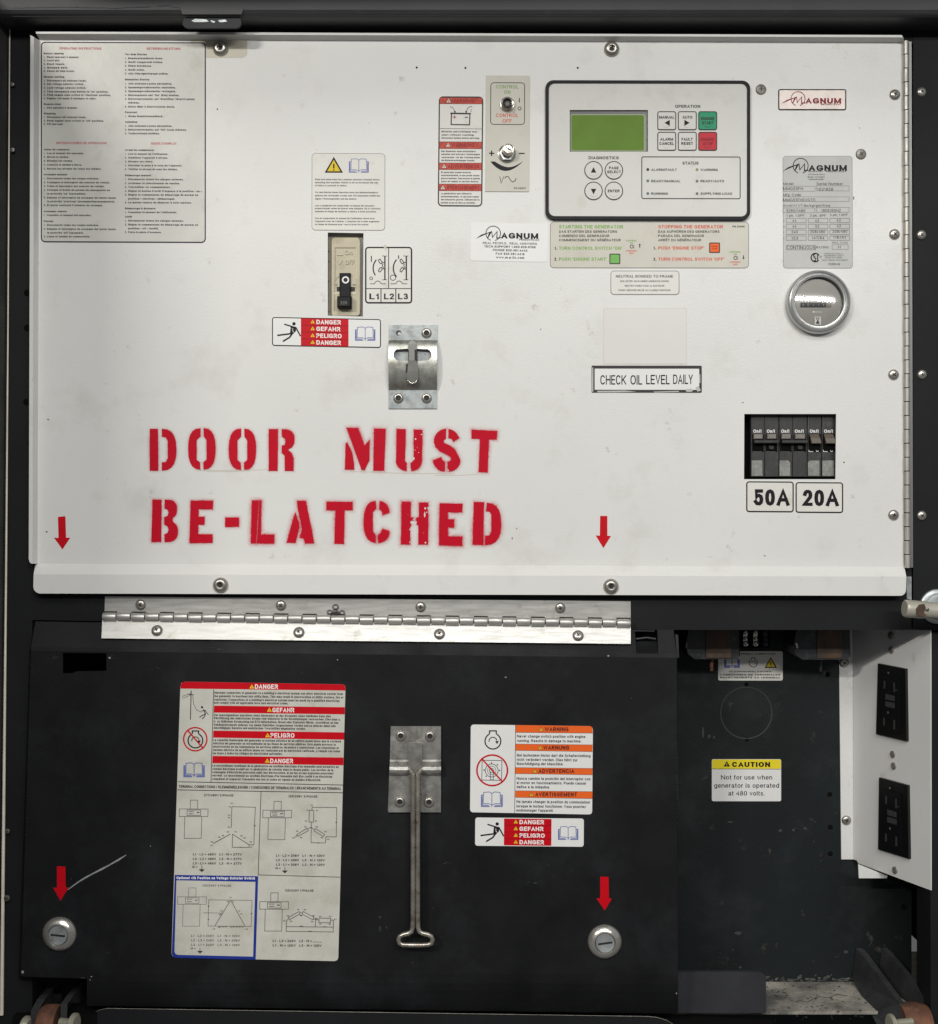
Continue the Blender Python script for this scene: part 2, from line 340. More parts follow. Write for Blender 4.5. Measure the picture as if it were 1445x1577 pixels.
# ------------------------------------------------------------------ a stroke alphabet (grotesque sans)
def E(cx, cy, rx, ry, a0, a1, n=None, pw=2.35):
    n = n or max(3, int(abs(a1 - a0) / 28)); out = []
    for i in range(n + 1):
        a = math.radians(a0 + (a1 - a0) * i / n); c, s_ = math.cos(a), math.sin(a)
        out.append((cx + rx * math.copysign(abs(c) ** (2 / pw), c), cy + ry * math.copysign(abs(s_) ** (2 / pw), s_)))
    return out
x = .73
G = {
 'A': (.74, [[(0, 0), (.5, 1), (1, 0)], [(.2, .32), (.8, .32)]]),
 'B': (.68, [[(0, 0), (0, 1), (.55, 1)] + E(.55, .76, .38, .24, 80, -80) + [(0, .52)], [(.5, .52), (.58, .52)] + E(.58, .26, .42, .26, 80, -80) + [(0, 0)]]),
 'C': (.74, [E(.5, .5, .5, .5, 38, 322, 12)]),
 'D': (.72, [[(0, 0), (0, 1), (.45, 1)] + E(.45, .5, .55, .5, 80, -80, 7) + [(.45, 0), (0, 0)]]),
 'E': (.62, [[(1, 1), (0, 1), (0, 0), (1, 0)], [(0, .52), (.9, .52)]]),
 'F': (.58, [[(1, 1), (0, 1), (0, 0)], [(0, .5), (.85, .5)]]),
 'G': (.77, [E(.5, .5, .5, .5, 40, 318, 12) + [(1, .14), (1, .46), (.58, .46)]]),
 'H': (.72, [[(0, 0), (0, 1)], [(1, 0), (1, 1)], [(0, .52), (1, .52)]]),
 'I': (0, [[(0, 0), (0, 1)]]),
 'J': (.52, [[(1, 1), (1, .3)] + E(.5, .27, .5, .27, -5, -175)]),
 'K': (.72, [[(0, 0), (0, 1)], [(1, 1), (0, .36)], [(.32, .57), (1, 0)]]),
 'L': (.56, [[(0, 1), (0, 0), (1, 0)]]),
 'M': (.86, [[(0, 0), (0, 1)], [(0, 1), (.5, .05), (1, 1)], [(1, 1), (1, 0)]]),
 'N': (.72, [[(0, 0), (0, 1)], [(0, 1), (1, 0)], [(1, 0), (1, 1)]]),
 'O': (.79, [E(.5, .5, .5, .5, 0, 360, 14)]),
 'P': (.66, [[(0, 0), (0, 1), (.55, 1)] + E(.55, .73, .45, .27, 80, -80) + [(0, .46)]]),
 'Q': (.79, [E(.5, .5, .5, .5, 0, 360, 14), [(.6, .25), (1, -.04)]]),
 'R': (.70, [[(0, 0), (0, 1), (.55, 1)] + E(.55, .75, .41, .25, 80, -80) + [(0, .5)], [(.52, .5), (1, 0)]]),
 'S': (.67, [E(.5, .755, .45, .245, 25, 250, 7) + [(.62, .48)] + E(.5, .265, .5, .265, 50, -165, 7)]),
 'T': (.62, [[(0, 1), (1, 1)], [(.5, 1), (.5, 0)]]),
 'U': (.72, [[(0, 1), (0, .35)] + E(.5, .35, .5, .35, 190, 350, 7) + [(1, 1)]]),
 'V': (.68, [[(0, 1), (.5, 0), (1, 1)]]),
 'W': (1.0, [[(0, 1), (.25, 0), (.5, 1), (.75, 0), (1, 1)]]),
 'X': (.68, [[(0, 0), (1, 1)], [(0, 1), (1, 0)]]),
 'Y': (.68, [[(0, 1), (.5, .45), (1, 1)], [(.5, .45), (.5, 0)]]),
 'Z': (.62, [[(0, 1), (1, 1), (0, 0), (1, 0)]]),
 '0': (.56, [E(.5, .5, .5, .5, 0, 360, 12)]),
 '1': (.34, [[(0, .74), (.8, .98), (.8, 0)]]),
 '2': (.56, [E(.5, .72, .46, .28, 170, -35, 7) + [(0, 0), (1, 0)]]),
 '3': (.56, [E(.48, .755, .42, .245, 160, -80, 7), E(.5, .265, .5, .265, 85, -160, 7)]),
 '4': (.58, [[(.76, 0), (.76, 1), (0, .3), (1, .3)]]),
 '5': (.56, [[(.92, 1), (.16, 1), (.08, .48)] + E(.48, .33, .5, .33, 125, -155, 7)]),
 '6': (.56, [E(.52, .5, .46, .5, 45, 180, 5) + E(.5, .32, .5, .32, 180, 530, 10)]),
 '7': (.54, [[(0, 1), (1, 1), (.4, 0)]]),
 '8': (.56, [E(.5, .76, .42, .24, 0, 360, 9), E(.5, .27, .5, .27, 0, 360, 9)]),
 '9': (.56, [E(.48, .5, .46, .5, -135, 0, 5) + E(.5, .68, .5, .32, 0, 350, 10)]),
 'a': (.52, [E(.5, .5 * x + .12, .45, .25, 155, 10, 5) + [(.95, .12), (1, 0)], E(.45, .19, .45, .19, 20, 340, 8)]),
 'b': (.52, [[(0, 0), (0, 1)], E(.5, .5 * x, .5, .5 * x, 0, 360, 9)]),
 'c': (.5, [E(.5, .5 * x, .5, .5 * x, 42, 318, 8)]),
 'd': (.52, [[(1, 0), (1, 1)], E(.5, .5 * x, .5, .5 * x, 0, 360, 9)]),
 'e': (.52, [[(0, .5 * x), (1, .5 * x)] + E(.5, .5 * x, .5, .5 * x, 8, 318, 9)]),
 'f': (.28, [[(1, 1), (.55, .98), (.4, .8), (.4, 0)], [(0, x), (1, x)]]),
 'g': (.52, [E(.5, .5 * x, .5, .5 * x, 0, 360, 9), [(1, x), (1, -.1)] + E(.5, -.08, .5, .2, -10, -160, 4)]),
 'h': (.5, [[(0, 0), (0, 1)], [(0, .4)] + E(.5, .45, .5, .28, 150, 10, 4) + [(1, 0)]]),
 'i': (0, [[(0, 0), (0, x)], [(0, .97), (0, 1)]]),
 'j': (.1, [[(1, x), (1, -.15), (0, -.22)], [(1, .97), (1, 1)]]),
 'k': (.5, [[(0, 0), (0, 1)], [(1, x), (0, .26)], [(.32, .42), (1, 0)]]),
 'l': (0, [[(0, 0), (0, 1)]]),
 'm': (.84, [[(0, 0), (0, x)], [(0, .4)] + E(.25, .45, .25, .28, 150, 10, 3) + [(.5, 0)], [(.5, .4)] + E(.75, .45, .25, .28, 150, 10, 3) + [(1, 0)]]),
 'n': (.5, [[(0, 0), (0, x)], [(0, .4)] + E(.5, .45, .5, .28, 150, 10, 4) + [(1, 0)]]),
 'o': (.54, [E(.5, .5 * x, .5, .5 * x, 0, 360, 10)]),
 'p': (.52, [[(0, -.26), (0, x)], E(.5, .5 * x, .5, .5 * x, 0, 360, 9)]),
 'q': (.52, [[(1, -.26), (1, x)], E(.5, .5 * x, .5, .5 * x, 0, 360, 9)]),
 'r': (.3, [[(0, 0), (0, x)], [(0, .42), (.4, .68), (1, x)]]),
 's': (.48, [E(.5, .74 * x, .44, .25 * x, 25, 250, 5) + E(.5, .26 * x, .5, .26 * x, 70, -160, 5)]),
 't': (.28, [[(.4, .95), (.4, .12), (.6, 0), (1, 0)], [(0, x), (1, x)]]),
 'u': (.5, [[(0, x), (0, .28)] + E(.5, .28, .5, .28, 190, 350, 4), [(1, x), (1, 0)]]),
 'v': (.5, [[(0, x), (.5, 0), (1, x)]]),
 'w': (.74, [[(0, x), (.25, 0), (.5, x), (.75, 0), (1, x)]]),
 'x': (.5, [[(0, 0), (1, x)], [(0, x), (1, 0)]]),
 'y': (.5, [[(0, x), (.52, 0)], [(1, x), (.4, -.26), (.1, -.26)]]),
 'z': (.46, [[(0, x), (1, x), (0, 0), (1, 0)]]),
 '.': (0, [[(0, 0), (0, .02)]]), ',': (.04, [[(1, .04), (0, -.14)]]), ':': (0, [[(0, .02), (0, .04)], [(0, .6), (0, .62)]]),
 '-': (.26, [[(0, .38), (1, .38)]]), '/': (.36, [[(0, 0), (1, 1)]]), '=': (.5, [[(0, .3), (1, .3)], [(0, .6), (1, .6)]]),
 '+': (.52, [[(0, .45), (1, .45)], [(.5, .15), (.5, .75)]]), '"': (.2, [[(0, .8), (0, 1)], [(1, .8), (1, 1)]]), "'": (0, [[(0, .8), (0, 1)]]),
 '(': (.16, [[(1, 1.05), (0, .7), (0, .2), (1, -.15)]]), ')': (.16, [[(0, 1.05), (1, .7), (1, .2), (0, -.15)]]),
 '!': (0, [[(0, .3), (0, 1)], [(0, 0), (0, .02)]]), '_': (.6, [[(0, 0), (1, 0)]]), '<': (.3, [[(1, .6), (0, .35), (1, .1)]]), '>': (.3, [[(0, .6), (1, .35), (0, .1)]]),
}
ACC = {'á': 'a1', 'é': 'e1', 'í': 'i1', 'ó': 'o1', 'ú': 'u1', 'à': 'a2', 'è': 'e2', 'ê': 'e3', 'ä': 'a4', 'ö': 'o4', 'ü': 'u4', 'É': 'E1', 'Ê': 'E3', 'Ö': 'O4', 'Ó': 'O1', 'ñ': 'n3', 'ô': 'o3'}
def glyph(ch):
    if ch in ACC:
        b, k = ACC[ch]; W, st = G[b]; up = 1.22 if b.isupper() else .98
        mk = {'1': [[(.4, up - .06), (.65, up + .08)]], '2': [[(.6, up - .06), (.35, up + .08)]], '3': [[(.2, up - .05), (.5, up + .08), (.8, up - .05)]], '4': [[(.2, up), (.2, up + .02)], [(.8, up), (.8, up + .02)]]}[k]
        return W, [s_ for s_ in st if not (b == 'i' and s_[0][1] > .9)] + mk
    return G.get(ch, G['x'])
def ribbon(pts, w, closed=False, cap=True):
    """outline strip round a centre line: left and right points"""
    n = len(pts); pts = [Vector((p[0], p[1])) for p in pts]
    if not closed and cap and n > 1:
        a = (pts[0] - pts[1]); b = (pts[-1] - pts[-2])
        if a.length > 1e-6: pts[0] = pts[0] + a.normalized() * w / 2
        if b.length > 1e-6: pts[-1] = pts[-1] + b.normalized() * w / 2
    L, R = [], []
    for i in range(n):
        if closed: p0, p1 = pts[(i - 1) % n], pts[(i + 1) % n]
        else: p0, p1 = pts[max(i - 1, 0)], pts[min(i + 1, n - 1)]
        t1 = (pts[i] - p0); t2 = (p1 - pts[i])
        if t1.length < 1e-7: t1 = t2
        if t2.length < 1e-7: t2 = t1
        if t1.length < 1e-7: t1 = t2 = Vector((1, 0))
        t1.normalize(); t2.normalize()
        n1 = Vector((-t1.y, t1.x)); n2 = Vector((-t2.y, t2.x)); m_ = n1 + n2
        if m_.length < .2: m_ = n1
        m_.normalize(); k = min(w / 2 / max(.3, m_.dot(n1)), w * .95)
        L.append(pts[i] + m_ * k); R.append(pts[i] - m_ * k)
    return L, R
def text_strokes(txt, wt, gap=.14, squeeze=1.0):
    """strokes in units of cap height, baseline 0; returns list of (points) and the total width"""
    out = []; X = 0
    for ch in txt:
        if ch == ' ': X += .34; continue
        W, st = glyph(ch); W = max(W, 0) * squeeze; W_ = max(W, wt)
        for s_ in st:
            if W <= wt: q = [(X + wt / 2 + (p[0] - .5) * 0, wt / 2 + p[1] * (1 - wt)) for p in s_]
            else: q = [(X + wt / 2 + p[0] * (W - wt), wt / 2 + p[1] * (1 - wt)) for p in s_]
            out.append(q)
        X += W_ + gap
    return out, X - gap

class K:
    """a flat printed thing: everything is laid out in one crop's own units on a real surface"""
    def __init__(s, fn, crop=(0, 0, 1), slope=0, lean=0):
        s.fn = fn; s.c = crop; s.slope = slope; s.lean = lean; s.h = .0005; s.m = M()
    def pt(s, u, v, h=None):
        return s.fn(s.c[0] + u / s.c[2], s.c[1] + v / s.c[2], s.h if h is None else h)
    def new(s): s.m = M(); return s.m
    def sk(s, u0, v0, u, v): return (u + s.lean * (v - v0), v + s.slope * (u - u0))
    def poly(s, pts, m, up=True, h=None):
        if up: s.h += .000012
        q = [s.pt(*p, h=h) for p in pts]
        if len(q) <= 4: s.m.face(q, m)
        else:
            for t in geometry.tessellate_polygon([q]): s.m.face([q[k] for k in t], m)
    def rrpts(s, u0, v0, u1, v1, r, n=5, base=None):
        b = base or (u0, v0); o = []
        if r <= 0: cs = [(u0, v0), (u1, v0), (u1, v1), (u0, v1)]
        else:
            cs = []
            for cx, cy, a in ((u1 - r, v0 + r, -90), (u1 - r, v1 - r, 0), (u0 + r, v1 - r, 90), (u0 + r, v0 + r, 180)):
                for k in range(n + 1):
                    t = math.radians(a + 90 * k / n); cs.append((cx + r * math.cos(t), cy + r * math.sin(t)))
        return [s.sk(b[0], b[1], *p) for p in cs]
    def rect(s, u0, v0, u1, v1, m, r=0): s.poly(s.rrpts(u0, v0, u1, v1, r), m)
    def frame(s, u0, v0, u1, v1, w, m, r=0):
        a = s.rrpts(u0, v0, u1, v1, r); b = s.rrpts(u0 + w, v0 + w, u1 - w, v1 - w, max(r - w, .01) if r else 0, base=(u0, v0))
        s.h += .000012; n = len(a)
        for k in range(n): s.m.face([s.pt(*a[k]), s.pt(*a[(k + 1) % n]), s.pt(*b[(k + 1) % n]), s.pt(*b[k])], m)
    def line(s, pts, w, m, closed=False, cap=False, up=True):
        if up: s.h += .000006
        L, R = ribbon(pts, w, closed, cap); n = len(L)
        for k in range(n if closed else n - 1):
            j = (k + 1) % n; s.m.face([s.pt(*L[k]), s.pt(*L[j]), s.pt(*R[j]), s.pt(*R[k])], m)
    def disc(s, u, v, r, m, n=16, ry=None):
        s.poly([(u + r * math.cos(2 * PI * k / n), v + (ry or r) * math.sin(2 * PI * k / n)) for k in range(n)], m)
    def ring(s, u, v, r, w, m, n=24, a0=0, a1=360):
        cl = abs(a1 - a0) >= 360
        p = [(u + r * math.cos(math.radians(a0 + (a1 - a0) * k / n)), v + r * math.sin(math.radians(a0 + (a1 - a0) * k / n))) for k in range(n if cl else n + 1)]
        s.line(p, w, m, closed=cl)
    def tri(s, u, v, r, m, edge=None, ang=-90):
        """warning triangle centred at u, v"""
        t = lambda q: [(u + q * math.cos(math.radians(ang + a)), v + q * math.sin(math.radians(ang + a))) for a in (0, 120, 240)]
        if edge: s.poly(t(r * 1.22), edge)
        s.poly(t(r * .88 if edge else r), m)
    def text(s, u0, u1, vc, cap, txt, m, wt=.15, gap=.14, slope=None):
        """one line fitted between u0 and u1; vc = middle of the capitals (u1=None: natural width; u0=None: centred on u1)"""
        st, W = text_strokes(txt, wt, gap); sl = s.slope if slope is None else slope
        if u0 is None: k = cap; u0 = u1 - W * k / 2
        elif u1 is None: k = cap
        else: k = (u1 - u0) / max(W, .01)
        base = vc + cap / 2; hb = s.h
        for i, q in enumerate(st):
            cl = len(q) > 4 and (Vector(q[0]) - Vector(q[-1])).length < 1e-4
            if cl: q = q[:-1]
            L, R = ribbon(q, wt, cl, not cl); n = len(L); s.h = hb + .000006 + (i % 4) * .000005
            f = lambda p: s.pt(u0 + p.x * k - s.lean * p.y * cap, base - p.y * cap + sl * p.x * k)
            for a in range(n if cl else n - 1):
                b = (a + 1) % n; s.m.face([f(L[a]), f(L[b]), f(R[b]), f(R[a])], m)
        s.h = hb
    def lines(s, cap, m, rows, wt=.17, gap=.14):
        for u0, u1, vc, t in rows: s.text(u0, u1, vc, cap, t, m, wt, gap)
    def sheet(s, name, pts, m, thick=.0005, label=None, cat=None, group=None):
        """the sticker itself: a thin slab lying on its surface"""
        mm = M(); fr = [s.pt(*p, h=thick) for p in pts]; bk = [s.pt(*p, h=.00002) for p in pts]
        mm.prism(fr, bk, m); s.h = thick + .00003
        s.root = part(name, mm)
        if label: tag(s.root, label, cat, group)
        s.m = M(); return s.root
    def done(s, name, parent=None, label=None):
        if s.m.f: o = part(name, s.m, parent or s.root, label)
        else: o = None
        s.m = M(); return o
    # ---- pictograms
    def book(s, u, v, w, m='ink_line_blue', lw=None, h=None):
        h = h or w * .72; lw = (lw or w * .035) * .8; x0, x1 = u - w / 2, u + w / 2; y0, y1 = v - h / 2, v + h / 2
        pg = lambda sg: [(u, y0 + h * .1), (u + sg * w * .12, y0), (u + sg * w * .38, y0 + h * .03), (u + sg * w * .40, y1 - h * .22), (u + sg * w * .14, y1 - h * .22), (u, y1 - h * .12)]
        for sg in (-1, 1):
            s.line(pg(sg), lw, m)
            s.line([(u + sg * w * .40, y0 + h * .22), (u + sg * w * .48, y0 + h * .22), (u + sg * w * .48, y1 - h * .04), (u + sg * w * .1, y1 - h * .04)], lw * 1.6, m)
            s.line([(u + sg * w * .44, y0 + h * .3), (u + sg * w * .44, y1 - h * .12), (u + sg * w * .14, y1 - h * .12)], lw, m)
        s.line([(u, y0 + h * .1), (u, y1)], lw, m)
    def shock(s, u, v, k):
        """falling figure struck by a bolt; k = crop units per drawn unit (about 130 wide, 105 high)"""
        q = lambda pts: [(u + a * k, v + b * k) for a, b in pts]
        s.disc(u + 27 * k, v - 42 * k, 9 * k, 'ink_black')
        s.line(q([(-25, -40), (20, -26), (34, -20)]), 7 * k, 'ink_black')
        s.line(q([(36, -24), (62, 24)]), 7 * k, 'ink_black')
        s.poly(q([(10, -30), (36, -26), (38, -4), (18, 16), (6, 8)]), 'ink_black')
        s.line(q([(16, 10), (-62, 20)]), 8 * k, 'ink_black')
        s.line(q([(22, 4), (4, 30), (-32, 52)]), 8 * k, 'ink_black')
        s.poly(q([(14, -18), (22, -8), (17, -6), (28, 8), (20, -12), (25, -14)]), 'clean_sheet')
    def engine(s, u, v, r, lw, m='ink_black'):
        pts = [(u - r * .42, v - r * .85), (u - r * .42, v - r * 1.45), (u - r * .62, v - r * 1.45)]
        s.line([(u - r * .42, v - r * .9), (u - r * .42, v - r * 1.3), (u + r * .42, v - r * 1.3), (u + r * .42, v - r * .9)], lw, m)
        a0 = -62
        s.ring(u, v, r, lw, m, n=20, a0=a0, a1=a0 + 304)
        s.ring(u, v, r * .5, lw * .7, m, n=9, a0=-190, a1=-10)
        s.tri(u + r * .52, v + r * .12, r * .26, m, ang=90)
    def alert(s, u, v, r, fill='ink_yellow', edge=None, mark='ink_black'):
        s.tri(u, v, r, fill, edge)
        s.line([(u, v - r * .42), (u, v + r * .12)], r * .16, mark); s.disc(u, v + r * .30, r * .09, mark, 6)

def brand_logo(k, u0, v0, w, m, mred=None):
    """the slanted emblem and the wide capitals; u0, v0 top left of the emblem, w whole width"""
    q = w / 320.0
    a = m
    k.ring(u0 + 88 * q, v0 + 38 * q, 37 * q, 4.2 * q, a, 26, a0=-250, a1=75)
    k.poly([(u0 - 2 * q, v0 + 66 * q), (u0 + 28 * q, v0 + 44 * q), (u0 + 78 * q, v0 + 28 * q), (u0 + 62 * q, v0 + 60 * q), (u0 + 58 * q, v0 + 62 * q), (u0 + 66 * q, v0 + 36 * q), (u0 + 30 * q, v0 + 52 * q)], a)
    k.line([(u0 + 58 * q, v0 + 64 * q), (u0 + 80 * q, v0 + 28 * q), (u0 + 84 * q, v0 + 58 * q), (u0 + 108 * q, v0 + 28 * q), (u0 + 106 * q, v0 + 62 * q), (u0 + 126 * q, v0 + 60 * q)], 5.5 * q, a)
    k.text(u0 + 128 * q, u0 + 316 * q, v0 + 49 * q, 29 * q, 'AGNUM', a, .23, .13)

# ------------------------------------------------------------------ fasteners (shared meshes, unit radius 1 px)
def screw_mesh(kind):
    m = M(); u = S; c = Vector((0, 0, 0))
    if kind == 'phillips':
        m.lathe(c, [(1.0 * u, 0), (1.0 * u, .12 * u), (.93 * u, .30 * u), (.72 * u, .46 * u), (.45 * u, .54 * u), (.001 * u, .56 * u)], 'screw_steel', 20)
        for a in (.5, .5 + PI / 2):
            dx, dz = math.cos(a), math.sin(a); w = .11 * u; l = .50 * u; y = -.575 * u
            m.face([(dx * l - dz * w, y + .05 * u, dz * l + dx * w), (dx * l + dz * w, y + .05 * u, dz * l - dx * w), (dz * w, y - .02 * u, -dx * w), (-dz * w, y - .02 * u, dx * w)], 'dark_slot')
            m.face([(-dx * l - dz * w, y + .05 * u, -dz * l + dx * w), (-dx * l + dz * w, y + .05 * u, -dz * l - dx * w), (dz * w, y - .02 * u, -dx * w), (-dz * w, y - .02 * u, dx * w)], 'dark_slot')
    elif kind == 'hex':
        m.lathe(c, [(1.0 * u, 0), (1.0 * u, .10 * u), (.9 * u, .34 * u), (.68 * u, .55 * u), (.44 * u, .62 * u), (.40 * u, .60 * u), (.36 * u, .25 * u), (.001 * u, .22 * u)], 'screw_steel', 24)
        m.lathe(c + Vector((0, -.27 * u, 0)), [(.33 * u, 0), (.001 * u, .02 * u)], 'dark_slot', 6, caps=False)
    elif kind == 'rivet':
        m.lathe(c, [(1.0 * u, 0), (1.0 * u, .08 * u), (.92 * u, .28 * u), (.72 * u, .42 * u), (.55 * u, .42 * u), (.46 * u, .30 * u), (.42 * u, .05 * u)], 'screw_steel', 22, caps=False)
        m.lathe(c + Vector((0, -.06 * u, 0)), [(.43 * u, 0), (.001 * u, .02 * u)], 'dark_slot', 14, caps=False)
    elif kind == 'dull':
        m.lathe(c, [(1.0 * u, 0), (1.0 * u, .10 * u), (.88 * u, .28 * u), (.5 * u, .36 * u), (.001 * u, .38 * u)], 'dull_screw', 20)
        for a in (.6, .6 + PI / 2):
            dx, dz = math.cos(a), math.sin(a); w = .08 * u; l = .45 * u; y = -.40 * u
            m.face([(dx * l - dz * w, y, dz * l + dx * w), (dx * l + dz * w, y, dz * l - dx * w), (-dx * l + dz * w, y, -dz * l - dx * w), (-dx * l - dz * w, y, -dz * l + dx * w)], 'dark_slot')
    elif kind == 'pop':
        m.lathe(c, [(1.0 * u, 0), (.95 * u, .3 * u), (.6 * u, .5 * u), (.25 * u, .52 * u), (.001 * u, .42 * u)], 'screw_steel', 18)
    return m.data(kind, (0, 0, 0))
FM = {k: screw_mesh(k) for k in ('phillips', 'hex', 'rivet', 'dull', 'pop')}
def fastener(name, kind, loc, r, parent, rot=None, normal=None, label=None):
    o = bpy.data.objects.new(name, FM[kind]); COL.objects.link(o)
    o.parent = parent; o.location = Vector(loc) - worldloc(parent); o.scale = (r, r, r)
    if normal is not None:
        o.rotation_mode = 'QUATERNION'; o.rotation_quaternion = Vector((0, -1, 0)).rotation_difference(Vector(normal))
    else: o.rotation_euler = (0, rot if rot is not None else random.uniform(-.8, .8), 0)
    if label: o['label'] = label
    return o

FR = .012      # depth of the cabinet frame's front face
PF = .008      # depth of the white panel's face
LIP = -.004    # depth of the white panel's lip
DF = -.012     # depth of the black door's face
BW = .145      # depth of the recess' back wall
# ------------------------------------------------------------------ the cabinet
def slab(m, pts, d, t, mt, r=None):
    """outline in photograph pixels, front face at depth d, thickness t"""
    fr = [P(a, b, d) for a, b in pts]; m.prism(fr, [p + Vector((0, t, 0)) for p in fr], mt)
def rr(x0, y0, x1, y1, r, n=5):
    if not isinstance(r, (list, tuple)): r = (r,) * 4     # tr, br, bl, tl
    o = []
    for (sx, sy, a), q in zip(((1, 0, -90), (1, 1, 0), (0, 1, 90), (0, 0, 180)), r):
        cx = (x1 - q) if sx else (x0 + q); cy = (y1 - q) if sy else (y0 + q)
        if q <= 0: o.append((cx, cy)); continue
        for k in range(n + 1):
            t = math.radians(a + 90 * k / n); o.append((cx + q * math.cos(t), cy + q * math.sin(t)))
    return o
cab = thing('generator_cabinet', 'black painted steel cabinet frame around the white panel, black door and recess', 'cabinet', (0, .2, -.68))
m = M(); slab(m, [(-12, 20), (62, 20), (62, 955), (50, 955), (50, 1640), (-12, 1640)], FR, .05, 'black_frame'); post_l = part('left_post', m, cab)
for (a, b) in ((42, 451), (42, 505), (41, 619)):
    m = M(); m.lathe(P(a, b, FR - .0003), [(5.2 * S, 0), (.0001, .0001)], 'gap_black', 20, caps=False); part('hole', m, post_l)
m = M(); slab(m, [(62, 20), (1530, 20), (1530, 45), (1406, 45), (1406, 66), (62, 66)], FR, .05, 'black_frame'); part('top_bar', m, cab)
m = M(); slab(m, [(62, 862), (1404, 862), (1404, 970), (1000, 970), (62, 955)], FR, .035, 'black_frame'); part('crossbar', m, cab)
m = M(); slab(m, [(1406.5, 45), (1530, 45), (1530, 972), (1406.5, 970)], FR - .001, .05, 'black_frame'); part('right_post', m, cab)
m = M(); slab(m, [(1432, 974), (1530, 974), (1530, 1640), (1434, 1640)], FR + .001, .05, 'black_frame'); part('lower_right_post', m, cab)
m = M()   # rolled top rail
prof = [(-40, -.036), (18, -.036), (23, -.034), (26.5, -.029), (27.5, -.022), (27.5, .012)]
for i in range(len(prof) - 1):
    (ya, da), (yb, db) = prof[i], prof[i + 1]
    z = lambda y: -(y - CY) * S * (1 - .03 / D)
    m.face([(-.70, da, z(ya)), (.70, da, z(ya)), (.70, db, z(yb)), (-.70, db, z(yb))], 'black_rail', i in (1, 2, 3))
rail = part('top_rail', m, cab)
m = M()   # the scuffed line along the rail
for a, b, c, d2, w in ((20, 12.5, 120, 11, .7), (118, 11.2, 180, 12.8, 1.0), (180, 12.6, 232, 10.2, 1.2), (244, 9.2, 262, 8, 1.0), (266, 11, 286, 12.4, .7), (300, 25, 1445, 22.5, .35), (20, 25.3, 300, 25, .5)):
    n_ = 14; pts = [(a + (c - a) * i / n_, b + (d2 - b) * i / n_ + random.uniform(-.5, .5) * (w > .6)) for i in range(n_ + 1)]
    L, R = ribbon(pts, w)
    dd = -.0364 if b < 20 else -.0345
    for i in range(n_): m.face([P(*q, dd) for q in (L[i], L[i + 1], R[i + 1], R[i])], 'dark_grey_box')
part('scuff', m, rail, kind='stuff')
m = M()   # catch plate
pts = [(285, 24), (370, 24), (372, 36), (369, 41), (364, 43), (288, 43), (283, 40), (281, 37)]
slab(m, pts, -.030, .004, 'dark_grey_box')
cp = part('catch_plate', m, cab, 'grey catch plate with chipped paint under the top rail')
m = M()
for pp in ([(295, 32), (301, 29), (318, 30), (322, 33), (316, 34), (300, 34)], [(324, 31), (332, 33), (330, 35), (326, 34)], [(336, 31), (347, 30), (350, 33), (344, 34), (338, 34)]):
    slab(m, pp, -.0304, .0003, 'galvanised')
part('bare_metal_chip', m, cp)
m = M(); slab(m, [(281, 22), (372, 22), (376, 12), (366, 3), (286, 3), (278, 12)], -.0368, .0007, 'black_rail'); part('weld_pad', m, cp)
m = M(); m.box((-.60, -.38, .72), (.64, .02, .736), 'black_rail'); part('added_shade_overhang', m, cab)  # unseen overhang, added and sized to shade the top of the panel
# recess
zf = P(0, 1512, BW).z
m = M(); slab(m, [(960, 900), (1404, 900), (1404, 1600), (960, 1600)], BW, .003, 'recess_black'); bwall = part('back_wall', m, cab)
m = M(); m.box((P(960, 0, BW).x, BW, zf), (.66, FR + .03, zf - .004), 'dusty_floor'); part('recess_floor', m, cab)
m = M(); m.box((.66, .012, zf), (.664, .4, P(0, 940).z), 'gap_black'); m.box((-.60, .40, .7), (.664, .404, -.75), 'gap_black')
m.box((-.60, .06, .6), (-.597, .40, -.75), 'gap_black'); m.box((P(1404, 0, BW).x - .001, BW + .004, -.1), (.66, .4, -.12), 'gap_black'); part('inner_shell', m, cab)
m = M(); m.box((P(975, 0, BW).x, .035, P(0, 970, .02).z), (P(975, 0, BW).x - .004, BW, -.75), 'gap_black'); part('inner_side_wall', m, cab)
m = M(); m.box((P(1000, 0, BW).x, .049, P(0, 955, .02).z), (.6, BW, P(0, 955, .02).z + .003), 'gap_black'); part('recess_ceiling', m, cab)
# embossed knockout ring and its two holes; loose holes in the wall
kb = plane(BW)
m = M(); c = P(1149.5, 1098, BW); r0 = 39.5 * S * 1.09
m.lathe(c, [(r0 + .0010, 0), (r0 + .0005, .0006), (r0 - .0003, .0006), (r0 - .0008, 0)], 'wall_scuff', 48, caps=False)
part('knockout_ring', m, bwall)
for a, b, q in ((1150, 1054, 3.4), (1150.5, 1139, 3.4), (1275, 1039, 4), (1278, 1223.5, 4), (1279, 1274, 4), (1279, 1315, 4), (1392, 1397, 5)):
    m = M(); cc = P(a, b, BW - .0004); m.lathe(cc, [(q * S * 1.09, 0), (.00005, .0001)], 'gap_black', 16, caps=False)
    part('hole', m, bwall)
m = M()  # chafed, rusty patches around holes and scuffs
for a, b, w, h in ((1083, 1128, 2, 9), (1092, 1134, 3, 5), (1100, 1135, 2, 3), (1202, 1279, 3, 3), (1222, 1278, 3, 2.4), (1240, 1276, 3, 2.4), (1125, 1266, 5, 1.6), (1137, 1437, 8, 3), (1140, 1490, 2.4, 2.4), (1129, 1463, 1.6, 1.6), (1303, 1466, 4, 3), (1270, 1035, 3, 5)):
    pts = [(a + w * math.cos(t * PI / 4) * random.uniform(.5, 1.1), b + h * math.sin(t * PI / 4) * random.uniform(.5, 1.1)) for t in range(8)]
    slab(m, pts, BW - .0002, .0002, 'wall_scuff')
part('scuff', m, bwall, kind='stuff')
